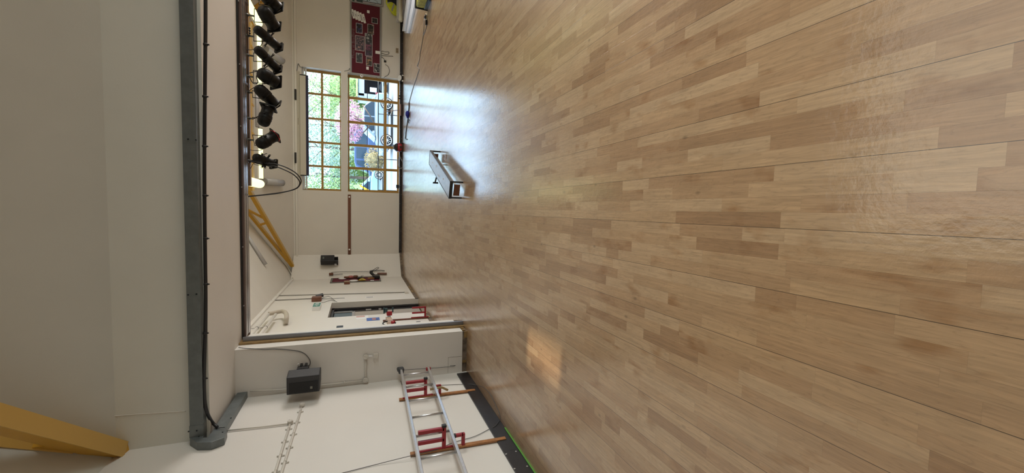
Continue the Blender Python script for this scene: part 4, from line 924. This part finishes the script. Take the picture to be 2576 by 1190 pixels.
MB().beam(P(.02, .02, .07), P(Lb-.02, .02, .07), .012, .035).build('stretcher', ALU, t, .003)
m = MB().beam(P(1.28, -hw-.03, hb-.01), P(1.28, -hw-.14, hb+.01), .025, .025); m.beam(P(1.28, -hw-.14, hb-.05), P(1.28, -hw-.14, hb+.05), .03, .03); m.build('side_catch', BLACK, t, .004)
m = MB()
for (u, v) in ((.5, .02), (.95, -.05), (1.25, .05), (1.7, .0)):
    m.prism([P(u, v-.01, hb+.0005), P(u+.10, v-.03, hb+.0005), P(u+.12, v, hb+.0005), P(u+.02, v+.02, hb+.0005)], (0, 0, .0006))
m.build('scuff', mat('scuff_pale', (.55, .52, .52), .5), t)

# ================================================================== far left wall
xw = XL
def wl(x, y, off=0.0): return onX(x, y, XL+off)
# far speaker on the chamfer
n = Vector((.72, -.70, 0)).normalized(); side = Vector((n.y, -n.x, 0))
c = onP(825, 654, n, n.dot(Vector((-2.13, 16.24, 0)))+.18)
t = thing('wall_speaker', 'small black loudspeaker hung on the angled corner of far wall', 'speaker', (c.x, c.y, c.z-.2))
def ob(a, b, z0, z1, n0, n1): return [c+side*a+n*n0+Vector((0, 0, z0)), c+side*b+n*n0+Vector((0, 0, z0)), c+side*b+n*n1+Vector((0, 0, z0)), c+side*a+n*n1+Vector((0, 0, z0))]
MB().prism(ob(-.14, .14, -.22, 0, -.12, .12), (0, 0, .46)).build('cabinet', BLACK, t, .02, 3)
MB().prism(ob(-.115, .115, -.19, 0, .115, .128), (0, 0, .40)).build('grille', GRILLE, t, .006)
MB().prism(ob(-.05, .05, .12, 0, .126, .132), (0, 0, .05)).build('badge', mat('badge_green', (.10, .12, .10), .4), t)
MB().prism(ob(-.10, .10, -.34, 0, -.18, -.06), (0, 0, .05)).prism(ob(-.10, -.06, -.34, 0, -.10, .06), (0, 0, .14)).prism(ob(.06, .10, -.34, 0, -.10, .06), (0, 0, .14)).build('bracket', BLACK, t, .006)

# crowded tool board
P4 = [wl(836, 697), wl(954.5, 695), wl(957.5, 709.6), wl(830.6, 711.7)]
y0, y1, z0, z1 = 14.87, 16.05, .86, 2.50
y1 = 15.80
t = thing('tool_board', 'dark red board crowded with hung straps and tools, next to the angled corner', 'board', (xw, (y0+y1)/2, z0))
MB().box((xw, y0+.02, z0+.02), (xw+.02, y1, z1-.02)).build('felt', MAROON, t)
MB().box((xw, y0, z0), (xw+.03, y0+.05, z1)).box((xw, y1-.03, z0), (xw+.03, y1, z1)).box((xw, y0, z1-.06), (xw+.03, y1, z1)).box((xw, y0, z0), (xw+.03, y1, z0+.04)).build('frame', mat('frame_grey2', (.20, .20, .18), .5), t, .004)
def hung(name, label, cat, y, z, shape, m_, off=.05):
    c = Vector((xw+off, y, z)); o = shape(MB(), c).build(name, m_, None, .008); return tag(o, label, cat, 'things hung on the tool board')
disc = lambda r, d=.03: (lambda m, c: m.lathe(c, (1, 0, 0), [(0, r), (d*.7, r), (d, r*.7)], 18))
blk = lambda a, b, d=.03: (lambda m, c: m.box(c-Vector((.0, a, b)), c+Vector((d, a, b))))
hung('paper_plate', 'white oval card at the top of the tool board', 'card', 15.58, 2.13, disc(.13), BRIGHT, .025)
hung('paper_plate', 'white oval card in the middle of the tool board beside the yellow sign', 'card', 15.05, 1.75, disc(.14), BRIGHT, .025)
hung('tape_roll', 'pink roll of tape hung on the tool board', 'tape', 15.62, 1.86, disc(.10, .07), mat('tape_pink', (.45, .14, .13), .5))
hung('tape_roll', 'brown roll of tape hung between the pink roll and the yellow sign', 'tape', 15.66, 1.70, disc(.09, .07), WOODD)
hung('strap_bundle', 'dark strap bundle hung at the upper half of the tool board', 'straps', 15.6, 1.98, blk(.07, .10, .05), WOODD)
hung('strap_bundle', 'black strap bundle hung under the tape rolls on the tool board', 'straps', 15.4, 1.55, blk(.10, .09, .05), BLACK)
hung('headset', 'black harness hanging at the foot of the tool board', 'harness', 15.5, 1.02, lambda m, c: m.box(c-Vector((0, .22, .14)), c+Vector((.08, .22, .10))).tube([c+Vector((.06, .1, .05)), c+Vector((.16, .16, .16)), c+Vector((.18, .25, .12))], .05, 8, curve=3), BLACK)
hung('flat_bar', 'long pale bar laid along the tool board', 'bar', 15.68, 1.30, blk(.02, .18, .04), mat('bar_white', (.6, .55, .48), .5), .04)
hung('flat_bar', 'orange-brown bar low on the tool board', 'bar', 15.3, 1.18, blk(.03, .11, .04), mat('bar_orange', (.45, .22, .07), .5), .04)
hung('name_card', 'small white printed card at the foot of the tool board', 'card', 14.98, 1.15, blk(.07, .06, .004), BRIGHT, .032)
def tri(m, c): return m.prism([c+Vector((0, -.22, -.13)), c+Vector((0, -.22, .13)), c+Vector((0, .34, .0))], (.012, 0, 0))
o = hung('warning_sign', 'yellow triangular warning sign on the tool board', 'sign', 15.12, 1.48, tri, mat('sign_yellow', (.62, .45, .03), .5), .06)
MB().box((xw+.073, 15.0, 1.44), (xw+.075, 15.1, 1.54)).build('symbol', BLACK, o)
p = wl(876, 692); tag(MB().box((xw, 15.72, 1.42), (xw+.09, 15.80, 1.52)).build('grey_outlet', GREY, None, .01), 'small grey outlet beside the tool board', 'outlet')
t = zero('wall_timer', 'small brown and cream box below the left edge of the tool board', 'box')
p = wl(873, 714.5); MB().box((xw, p.y-.1, p.z-.09), (xw+.10, p.y+.06, p.z+.09)).build('case', mat('box_cream', (.42, .33, .22), .5), t, .006)
MB().box((xw+.01, p.y-.11, p.z-.09), (xw+.09, p.y-.095, p.z+.09)).build('front', WOODD, t)
# pull cord and brown bar on the chamfer
CH = (n, n.dot(Vector((-2.13, 16.24, 0)))+.03)
def oc(x, y): return onP(x, y, *CH)
o = tag(MB().tube([oc(829, 690), oc(833, 687.5), oc(838, 684.5), oc(870, 683.3), oc(905, 683), (oc(930, 682.5)), oc(936, 680), oc(945, 679.5), oc(953, 674), oc(949, 672.5), oc(938, 680)], .008, 7, curve=4).build('hanging_wire', CORD), 'thin wire with loose loops on the angled corner above the tool board', 'wire')
p = oc(833, 688.5); MB().box(p-Vector((.05, .05, .07)), p+Vector((.03, .03, .07))).build('hook_plate', WOODD, o, .01)
tag(MB().tube([oc(836, 691.5), oc(845, 691.2), oc(855, 690), oc(862, 689.5)], .009, 7).build('short_cord', CORD), 'short dark cord hanging beside the loose wire on the angled corner', 'cord')
tag(MB().tube([oc(930, 681.5), oc(940, 681), oc(948, 680.3), oc(958, 680), oc(967.5, 681.5)], .013, 7).build('dark_lead', CORD), 'thicker dark lead at the lower loops on the angled corner', 'lead')
a, b = oc(949, 688.5), oc(973, 688.5); tag(MB().beam(a, b, .05, .06, n).build('wooden_block', WOODD, None, .005), 'short brown wooden block on the angled corner at the foot of the tool board', 'block')

# conduits, boxes and exit sign on the left wall
def vcon(label, q, box, r=.014, grp='thin conduits on the far left wall'):
    t = zero('wall_conduit', label, 'conduit', grp)
    MB().tube([wl(x, y, .016) for x, y in q], r, 8).build('pipe', mat('conduit_grey', (.34, .33, .31), .5), t)
    p = wl(*box, 0); MB().box((xw, p.y-.09, p.z-.055), (xw+.05, p.y+.09, p.z+.055)).build('switch_box', CONDUIT, t, .006)
vcon('thin conduit dropping from the eaves to a white box low on the far left wall', [(690, 744), (800, 741), (900, 738.5), (1018, 735.3)], (1022.5, 737.5))
vcon('short thin conduit dropping from the eaves to a box above the wired brown block', [(678, 756), (730, 753.5), (786, 751)], (791, 750.5))
o = tag(MB().box((xw, wl(799, 757).y-.12, wl(799, 757).z-.10), (xw+.12, wl(799, 757).y+.10, wl(799, 757).z+.14)).build('junction_block', WOODD, None, .012), 'brown junction block with loose wires above the doorway', 'block')
q = wl(803, 752); MB().beam(q+Vector((.06, 0, .08)), q+Vector((.10, .05, -.1)), .08, .08).build('plug', BLACK, o, .01)
for lab, pts in (('loose wire curling from the junction block over the doorway corner', [(807, 752), (815, 748), (826, 745.5), (832, 747.5), (837, 752), (843, 757), (848, 759.5)]),
                 ('loose wire with dark joints hanging from the junction block beside the doorway', [(806, 752.5), (813, 751.5), (822, 752), (835, 751.5), (850, 750.5), (858, 750), (867, 750)]),
                 ('loose wire stretched from the junction block to the doorway edge', [(805, 762), (815, 760.5), (825, 757.5), (833, 755.5), (842, 757)])):
    tag(MB().tube([wl(x, y, .03) for x, y in pts], .006, 6, curve=4).build('loose_wire', CORD), lab, 'wire', 'loose wires at the junction block')
p = wl(930, 748); tag(MB().box((xw, p.y-.09, p.z-.11), (xw+.006, p.y+.09, p.z+.11)).build('notice_slip', BRIGHT), 'tiny white notice slip right of the doorway', 'notice')
m = MB()
for k in range(2): m.box((xw+.006, p.y-.07+k*.09, p.z-.09), (xw+.0075, p.y-.03+k*.09, p.z+.09))
m.build('print', mat('print_grey', (.30, .29, .30), .6), bpy.data.objects['notice_slip'])
t = thing('exit_sign', 'green and white exit sign box projecting above the doorway', 'sign', (xw, 11.1, 2.48))
ya, yb = 10.98, 11.42
MB().box((xw, ya, 2.49), (xw+.10, yb, 2.67)).build('housing', BRIGHT, t, .005)
MB().box((xw+.10, ya+.01, 2.50), (xw+.106, yb-.01, 2.66)).build('sign_face', TEALG, t)
m = MB(); m.box((xw+.106, 11.17, 2.53), (xw+.108, 11.21, 2.63)).prism([(xw+.106, 11.09, 2.60), (xw+.106, 11.09, 2.55), (xw+.106, 11.05, 2.575)], (.002, 0, 0)).box((xw+.106, 11.30, 2.54), (xw+.108, 11.36, 2.62))
m.build('pictogram', BRIGHT, t)
# heating pipes
t = thing('heating_pipes', 'pair of white heating pipes on the upper left wall ending in a fat elbow', 'pipes', (xw+.15, 9.3, 3.3))
XP = -2.38
a0, a1 = onX(675.7, 790.6, XP), onX(610, 869, XP); b0_, b1_ = onX(694, 791, XP), onX(632, 870, XP)
zA, zB = (a0.z+a1.z)/2, (b0_.z+b1_.z)/2
MB().tube([(XP, a0.y, zA), (XP, YH+.05, zA)], .030, 14).build('upper_pipe', WHITE, t)
MB().tube([(XP, b0_.y, zB), (XP, YH+.05, zB)], .030, 14).build('lower_pipe', WHITE, t)
q = [(676, 789.5), (690, 787), (702, 784), (712, 783.5), (719, 788), (721, 797), (720, 806), (719.5, 815)]
P = [onX(x, y, XP) for x, y in q]; P[-2] = onX(720, 806, XP-.06); P[-1] = onX(719, 814, XL+.01)
MB().tube(P, .046, 14, curve=4).build('elbow', mat('elbow_cream', (.55, .50, .42), .45), t)
for (x, y) in ((645.5, 826), (667, 824)):
    p = onX(x, y, XP); zz = zA if y > 825 else zB
    MB().lathe((XP, p.y-.012, zz), (0, 1, 0), [(0, .030), (0, .036), (.024, .036), (.024, .030)], 16).build('pipe_clip', GREY, t)
    MB().tube([(XP, p.y, zz+.034), (XP, p.y+.0, zz+.10)], .006, 6).build('hanger', GREY, t)
# posters and black plates
def plate(name, label, cat, q, m_, th=.006):
    P = [wl(x, y) for x, y in q]; ys = [p.y for p in P]; zs = [p.z for p in P]
    return tag(MB().box((xw, min(ys), min(zs)), (xw+th, max(ys), max(zs))).build(name, m_), label, cat)
o = plate('blue_poster', 'narrow blue poster with an orange spot left of the doorway', 'poster', [(922, 800.8), (955.5, 805.5)], BLUEP)
p = wl(942, 803); MB().box((xw+.006, p.y-.07, p.z-.03), (xw+.0075, p.y+.07, p.z+.05)).build('spot', mat('spot_orange', (.5, .2, .15), .6), o)
o = plate('pale_notice', 'pale notice with a faint red heading left of the doorway', 'notice', [(896, 795), (927, 802)], BRIGHT, .004)
p = wl(903, 796.5); MB().box((xw+.004, p.y-.08, p.z-.13), (xw+.0055, p.y+.04, p.z+.06)).build('heading', mat('heading_pink', (.60, .36, .32), .6), o)
plate('black_plate', 'upper black switch plate beside the grey partition post', 'plate', [(847, 822), (862.5, 827.5)], BLACK, .02)
plate('black_plate', 'low black plate near the floor beside the grey partition post', 'plate', [(1047, 811.2), (1060, 815.5)], BLACK, .02)
# far rack with clamp
t = thing('ladder_rack', 'empty wooden rack with red hooks left of the doorway', 'rack', (xw, 9.6, .1), 'wooden ladder racks on left wall')
a, b = wl(963, 805.5, .02), wl(1077, 799.5, .02); yc = (a.y+b.y)/2
MB().box((xw, yc-.026, b.z), (xw+.03, yc+.026, a.z)).build('batten', WOODD, t, .003)
zz = wl(1069, 790, .1).z; dx = .24
m = MB().box((xw+.03, yc-.018, zz-.02), (xw+.05+dx, yc+.018, zz+.02)).box((xw+.03, yc-.017, zz-.08), (xw+.052, yc+.017, zz+.32))
for f in (.5, 1.0): m.box((xw+.03+dx*f-.018, yc-.018, zz), (xw+.03+dx*f+.018, yc+.018, zz+.30))
m.build('lower_hook', RED, t, .004)
zz = wl(966, 790, .1).z
t2 = thing('hanging_clamp', 'teal and red clamp hung high on the empty rack', 'clamp', (xw+.12, yc, zz))
m = MB().box((xw+.20, yc-.02, zz-.06), (xw+.30, yc+.02, zz+.02)).box((xw+.29, yc-.02, zz-.19), (xw+.31, yc+.02, zz-.16)).box((xw+.20, yc-.02, zz-.16), (xw+.31, yc+.02, zz-.19)).box((xw+.18, yc-.02, zz), (xw+.31, yc+.02, zz+.03)); m.build('jaw', mat('clamp_teal', (.03, .07, .08), .5), t2, .004)
MB().box((xw+.13, yc-.03, zz-.16), (xw+.22, yc+.03, zz-.04)).build('grip', RED, t2, .006)
MB().box((xw+.10, yc-.024, zz-.13), (xw+.13, yc+.024, zz-.06)).build('label_band', mat('band_blue', (.38, .46, .55), .5), t2, .003)
t3 = thing('safety_helmet', 'cream headgear with a dark loop and red pad hanging beside the empty rack', 'helmet', (xw+.05, yc-.25, zz-.25))
p = onX(972, 808, xw+.06)
MB().prism([(xw+.01, yc-.05, zz-.14), (xw+.01, yc-.05, zz-.02), (xw+.10, yc+.02, zz-.02), (xw+.10, yc+.02, zz-.14)], (0, -.42, -.02)).build('strap', mat('strap_cream', (.52, .40, .32), .6), t3, .01)
cx = onX(979, 813, xw+.09)
MB().tube([(cx.x, cx.y+.17*math.cos(u), cx.z+.13*math.sin(u)) for u in [i*2*math.pi/20 for i in range(21)]], .014, 7).build('loop', BLACK, t3)
q = onX(989, 811, xw+.09); MB().ball(q, .055, (.8, 1.2, .9)).build('pad', RED, t3)
# ================================================================== outdoors
GROUND = speckle('paving_pale', ((.22, .215, .215), (.28, .275, .28)), .6)
tag(MB().box((-40, YF+.22, -.25), (60, 95, -.06)).build('ground', GROUND), 'pale paved yard outside', 'ground')
bpy.data.objects['ground']['kind'] = 'structure'
del bpy.data.objects['ground']['category']
DECK = mat('deck_grey', (.27, .26, .29), .6, noise=.1, nscale=6)
t = MB()
for i in range(9): t.box((-6, YF+.35+i*.30, -.06), (9, YF+.35+i*.30+.27, -.02))
struct(t.build('path', DECK))
GR = speckle('grass_bank', ((.10, .19, .04), (.22, .33, .09)), 3.0)
struct(MB().prism([(-40, 47, -.1), (60, 47, -.1), (60, 75, 6.0), (-40, 75, 6.0)], (0, 0, -.3)).build('hill', GR))

def leaves(c, rad, n, size, mt, name, parent, flat=1.0):
    m = MB(); c = Vector(c)
    for _ in range(n):
        while True:
            p = Vector((random.uniform(-1, 1), random.uniform(-1, 1), random.uniform(-1, 1)))
            if .25 < p.length < 1: break
        p = c+Vector((p.x*rad[0], p.y*rad[1], p.z*rad[2]))
        u = Vector((random.gauss(0, 1), random.gauss(0, 1), random.gauss(0, 1))).normalized(); v = u.orthogonal().normalized()*size*random.uniform(.6, 1.2); u = u*size*random.uniform(.6, 1.2)
        m.add([p-u, p-v*.6, p+u, p+v*.6], [(0, 1, 2, 3)])
    return m.build(name, mt, parent, doubles=False)
BARK = mat('bark', (.16, .12, .09), .9, noise=.3, nscale=8)
def tree(label, name, x, y, h, rad, n, size, mt, branch=True):
    t = thing(name, label, 'tree', (x, y, -.06), 'trees outside the window')
    k_ = .4 if h < 4 else 1.0; m = MB().lathe((x, y, -.06), (0, 0, 1), [(0, .16*k_), (h*.4, .11*k_), (h*.75, .05*k_), (h*.95, .02)], 10)
    if branch:
        for i in range(7):
            an = i*2.4; z0 = h*(.35+.07*i); m.tube([(x, y, z0), (x+math.cos(an)*rad[0]*.4, y+math.sin(an)*rad[1]*.4, z0+h*.10), (x+math.cos(an)*rad[0]*.8, y+math.sin(an)*rad[1]*.8, z0+h*.22)], .03, 6)
    m.build('trunk', BARK, t)
    leaves((x, y, h-rad[2]*.8), rad, n, size, mt, 'crown', t); return t
LG = speckle('leaf_pale', ((.15, .25, .07), (.32, .42, .17)), 2.0); LB = speckle('leaf_bluegreen', ((.20, .29, .20), (.40, .49, .40)), 2.0); LM = speckle('leaf_mid', ((.09, .17, .04), (.20, .30, .08)), 2.0)
PINK = speckle('blossom_pink', ((.48, .17, .29), (.66, .44, .52)), 5.0)
tree('pale green tree behind the left end of the upper window', 'garden_tree', .7, 36.6, 6.3, (2.0, 1.6, 2.7), 3000, .10, LG)
tree('bluish green tree behind the middle of the upper window', 'garden_tree', 4.8, 36.6, 6.6, (2.0, 1.6, 2.8), 3000, .10, LB)
tree('light airy tree behind the right end of the upper window', 'garden_tree', 9.0, 36.6, 6.2, (2.0, 1.6, 2.6), 2700, .10, LG)
tree('faint tree between the pale and the bluish ones', 'garden_tree', 2.75, 40.2, 7.0, (2.2, 1.5, 3.0), 2700, .11, LB)
tree('faint tree standing behind the blossom tree', 'garden_tree', 7.2, 40.2, 6.8, (2.2, 1.5, 3.0), 2700, .11, LB)
tree('pink blossom tree beside the white car', 'blossom_tree', (onY(890, 250, 20.4).x+onY(890, 365, 20.4).x)/2, 20.4, 2.50, (abs(onY(890, 250, 20.4).x-onY(890, 365, 20.4).x)/2, .7, .66), 1900, .05, PINK)
for i, (x, w) in enumerate(((-3.0, 1.6), (.4, 1.6), (3.8, 1.6), (7.4, 1.7), (11.2, 1.7))):
    t = thing('hedge_bush', ('dense green hedge bush left of the window view', 'green hedge bush behind the light blue car', 'green hedge bush behind the dark blue van', 'green hedge bush right of the white garage', 'green hedge bush at the far right of the yard')[i], 'bush', (x, 43.6, -.06), 'hedge bushes behind the yard')
    MB().ball((x, 43.8, 1.6), 1.0, (w*.8, .8, 1.9), 12, 8).build('core', LM, t)
    leaves((x, 43.6, 1.7), (w, 1.2, 2.6), 2600, .10, LM, 'foliage', t)

def car(label, x, y, L, Hc, body, faces_left=True, van=False, name='car'):
    """side view along X; nose towards -X when faces_left"""
    t = thing(name, label, 'car' if not van else 'van', (x, y, -.06), 'vehicles in the yard'); W2 = .86; g = -.06; sg = -1 if faces_left else 1
    X = lambda u: x+sg*(u-.5)*L
    bodym = mat('paint_'+name+str(x), body, .25, coat=.5)
    low = [(0, .22), (0, .72), (.03, .80), (.30, .86), (.72, .84), (.97, .66), (1, .50), (1, .24)]
    if van: low = [(0, .25), (0, 1.0), (.03, 1.05), (.75, 1.02), (.98, .88), (1, .6), (1, .26)]
    top = [(.03, .80), (.10, 1.0), (.26, Hc-.02), (.52, Hc), (.62, Hc-.08), (.78, .85)] if not van else [(.02, 1.04), (.04, Hc-.06), (.10, Hc), (.68, Hc), (.78, Hc-.1), (.90, .96)]
    MB().prism([(X(u), y-W2, g+z) for u, z in low], (0, 2*W2, 0)).build('body', bodym, t, .07, 3)
    MB().prism([(X(u), y-W2*.88, g+z) for u, z in top], (0, 2*W2*.88, 0)).build('cabin', bodym, t, .05, 3)
    gl = mat('car_glass_'+name+str(x), (.03, .05, .07), .08)
    win = ([(.13, .90), (.24, Hc-.12), (.40, Hc-.08), (.40, .90)], [(.42, .90), (.42, Hc-.08), (.56, Hc-.10), (.70, .90)]) if not van else ([(.08, 1.1), (.08, Hc-.15), (.36, Hc-.15), (.36, 1.1)], [(.40, 1.1), (.40, Hc-.15), (.62, Hc-.15), (.62, 1.1)], [(.66, 1.1), (.66, Hc-.15), (.74, Hc-.2), (.84, 1.05)])
    for wv in win: MB().prism([(X(u), y-W2*.90, g+z) for u, z in wv], (0, W2*1.8, 0)).build('side_window', gl, t)
    for u in (.18, .80):
        for s in (-1, 1):
            wh = MB().lathe((X(u), y+s*(W2-.10), g+.31), (0, s, 0), [(0, .31), (.12, .31), (.13, .27)], 24).build('wheel', BLACK, t)
            m = MB().lathe((X(u), y+s*(W2+.025), g+.31), (0, s, 0), [(0, .06), (.02, .05)], 14)
            for k in range(10):
                an = k*math.pi/5; m.beam((X(u), y+s*(W2+.03), g+.31), (X(u)+.24*math.cos(an), y+s*(W2+.03), g+.31+.24*math.sin(an)), .012, .05, (0, 1, 0))
            m.tube([(X(u)+.24*math.cos(q), y+s*(W2+.03), g+.31+.24*math.sin(q)) for q in [i*math.pi/10 for i in range(21)]], .018, 6)
            m.build('hub_cap', BRIGHT, wh)
    MB().box((X(.985), y-W2*.9, g+.52), (X(1.005), y-W2*.5, g+.64)).box((X(.985), y+W2*.5, g+.52), (X(1.005), y+W2*.9, g+.64)).build('headlight', mat('lamp_glass'+name+str(x), (.6, .65, .7), .1), t, .02)
    MB().box((X(.0)-.01, y-W2*.95, g+.6), (X(.02), y-W2*.6, g+.85)).build('tail_light', RED, t, .02)
    MB().box((X(.66), y-W2-.14, g+.88), (X(.70), y-W2+.02, g+1.0)).build('mirror', bodym, t, .03)
    return t
p = onZ(984, 330, -.06)
car('white hatchback seen side-on just outside the window', 4.35, 22.9, 2.95, 1.46, (.34, .41, .45), True, name='white_car')
p = onZ(948, 400, -.06)
car('dark blue van parked further back behind the brown shrub', 4.1, 33.5, 3.6, 1.95, (.045, .08, .17), True, True, 'blue_van')
car('light blue car at the left end of the yard', 1.25, 31.0, 3.6, 1.5, (.30, .44, .52), False, name='light_blue_car')
BR = speckle('shrub_brown', ((.15, .11, .05), (.30, .24, .12)), 4.0)
t = thing('brown_shrub', 'rounded brown shrub between the white car and the dark blue van', 'shrub', (3.15, 28.5, 0))
MB().ball((3.15, 28.5, .55), .5, (1.1, .9, 1.1), 12, 8).build('core', BR, t); leaves((3.15, 28.5, .55), (.85, .7, .75), 1300, .06, BR, 'foliage', t)
# white trailer with a dark open side on the right
t = thing('trailer', 'white trailer with a dark open side, right of the white car', 'trailer', (7.8, 26, -.06))
GW = mat('trailer_white', (.38, .43, .46), .5)
m = MB(); m.box((6.35, 25.2, .25), (6.50, 27, 1.6)).box((7.95, 25.2, .25), (9.6, 25.3, 1.6)).box((6.35, 25.2, 1.28), (7.95, 25.3, 1.6)).box((6.35, 25.2, 1.56), (9.6, 27.2, 1.62)).box((9.5, 25.2, .25), (9.6, 27, 1.6)).box((6.35, 25.2, .25), (9.6, 27, .32)).build('walls', GW, t, .01)
MB().box((6.5, 26.8, .3), (9.5, 26.9, 1.56)).build('inside', mat('trailer_dark', (.03, .026, .03), .8), t)
for i in range(4): MB().box((8.0+i*.36, 25.17, .3), (8.33+i*.36, 25.2, 1.55)).build('side_panel', GW, t, .01)
MB().box((6.62, 25.12, .62), (6.86, 25.2, .98)).build('meter_box', BRIGHT, t, .01)
MB().box((6.3, 25.15, 1.64), (9.6, 25.25, 1.72)).build('top_rail', mat('rail_yellow', (.60, .50, .16), .4), t, .01)
for x in (7.0, 8.9): MB().lathe((x, 25.4, .22), (0, 1, 0), [(0, .27), (.2, .27)], 20).build('wheel', BLACK, t)
# yellow plant vehicle at left
YP_ = mat('plant_yellow', (.80, .48, .02), .35)
t = thing('mini_digger', 'small yellow works machine at the left edge of the window view', 'digger', (.75, 25.8, -.06))
MB().box((.62, 25.3, .35), (1.0, 26.4, .85)).box((.70, 25.4, .85), (.85, 26.2, 1.25)).build('body', YP_, t, .04)
MB().prism([(.86, 25.5, .85), (1.05, 25.5, 1.0), (1.35, 25.5, 1.5), (1.28, 25.5, 1.55), (.95, 25.5, 1.1), (.82, 25.5, 1.0)], (0, .12, 0)).build('boom', YP_, t, .02)
for y in (25.3, 26.1): MB().lathe((.80, y, .12), (0, 1, 0), [(0, .20), (.25, .20)], 18).build('wheel', BLACK, t)
# handrail outside window
t = thing('handrail', 'thin black double handrail outside the lower window', 'railing', (2.8, YF+.9, -.06))
YR = YF+.85
za, zb3 = onY(951.5, 340, YR).z, onY(965.5, 340, YR).z; xa, xb = onY(958, 479, YR).x, onY(958, 200, YR).x
MB().tube([(xa, YR, zb3), (xa, YR, za), (xb, YR, za), (xb, YR, zb3)], .018, 8).build('top_rail', BLACK, t)
MB().tube([(xa, YR, zb3), (xb, YR, zb3)], .016, 8).build('lower_rail', BLACK, t)
for y in (287, 400): x = onY(958, y, YR).x; MB().tube([(x, YR, -.02), (x, YR, za)], .015, 8).build('post', BLACK, t)
MB().box((xa-.02, YR-.03, -.02), (xa+.02, YR+.03, za)).build('end_post', BLACK, t)
MB().box((xb-.02, YR-.03, -.02), (xb+.02, YR+.03, za)).build('end_post', BLACK, t)
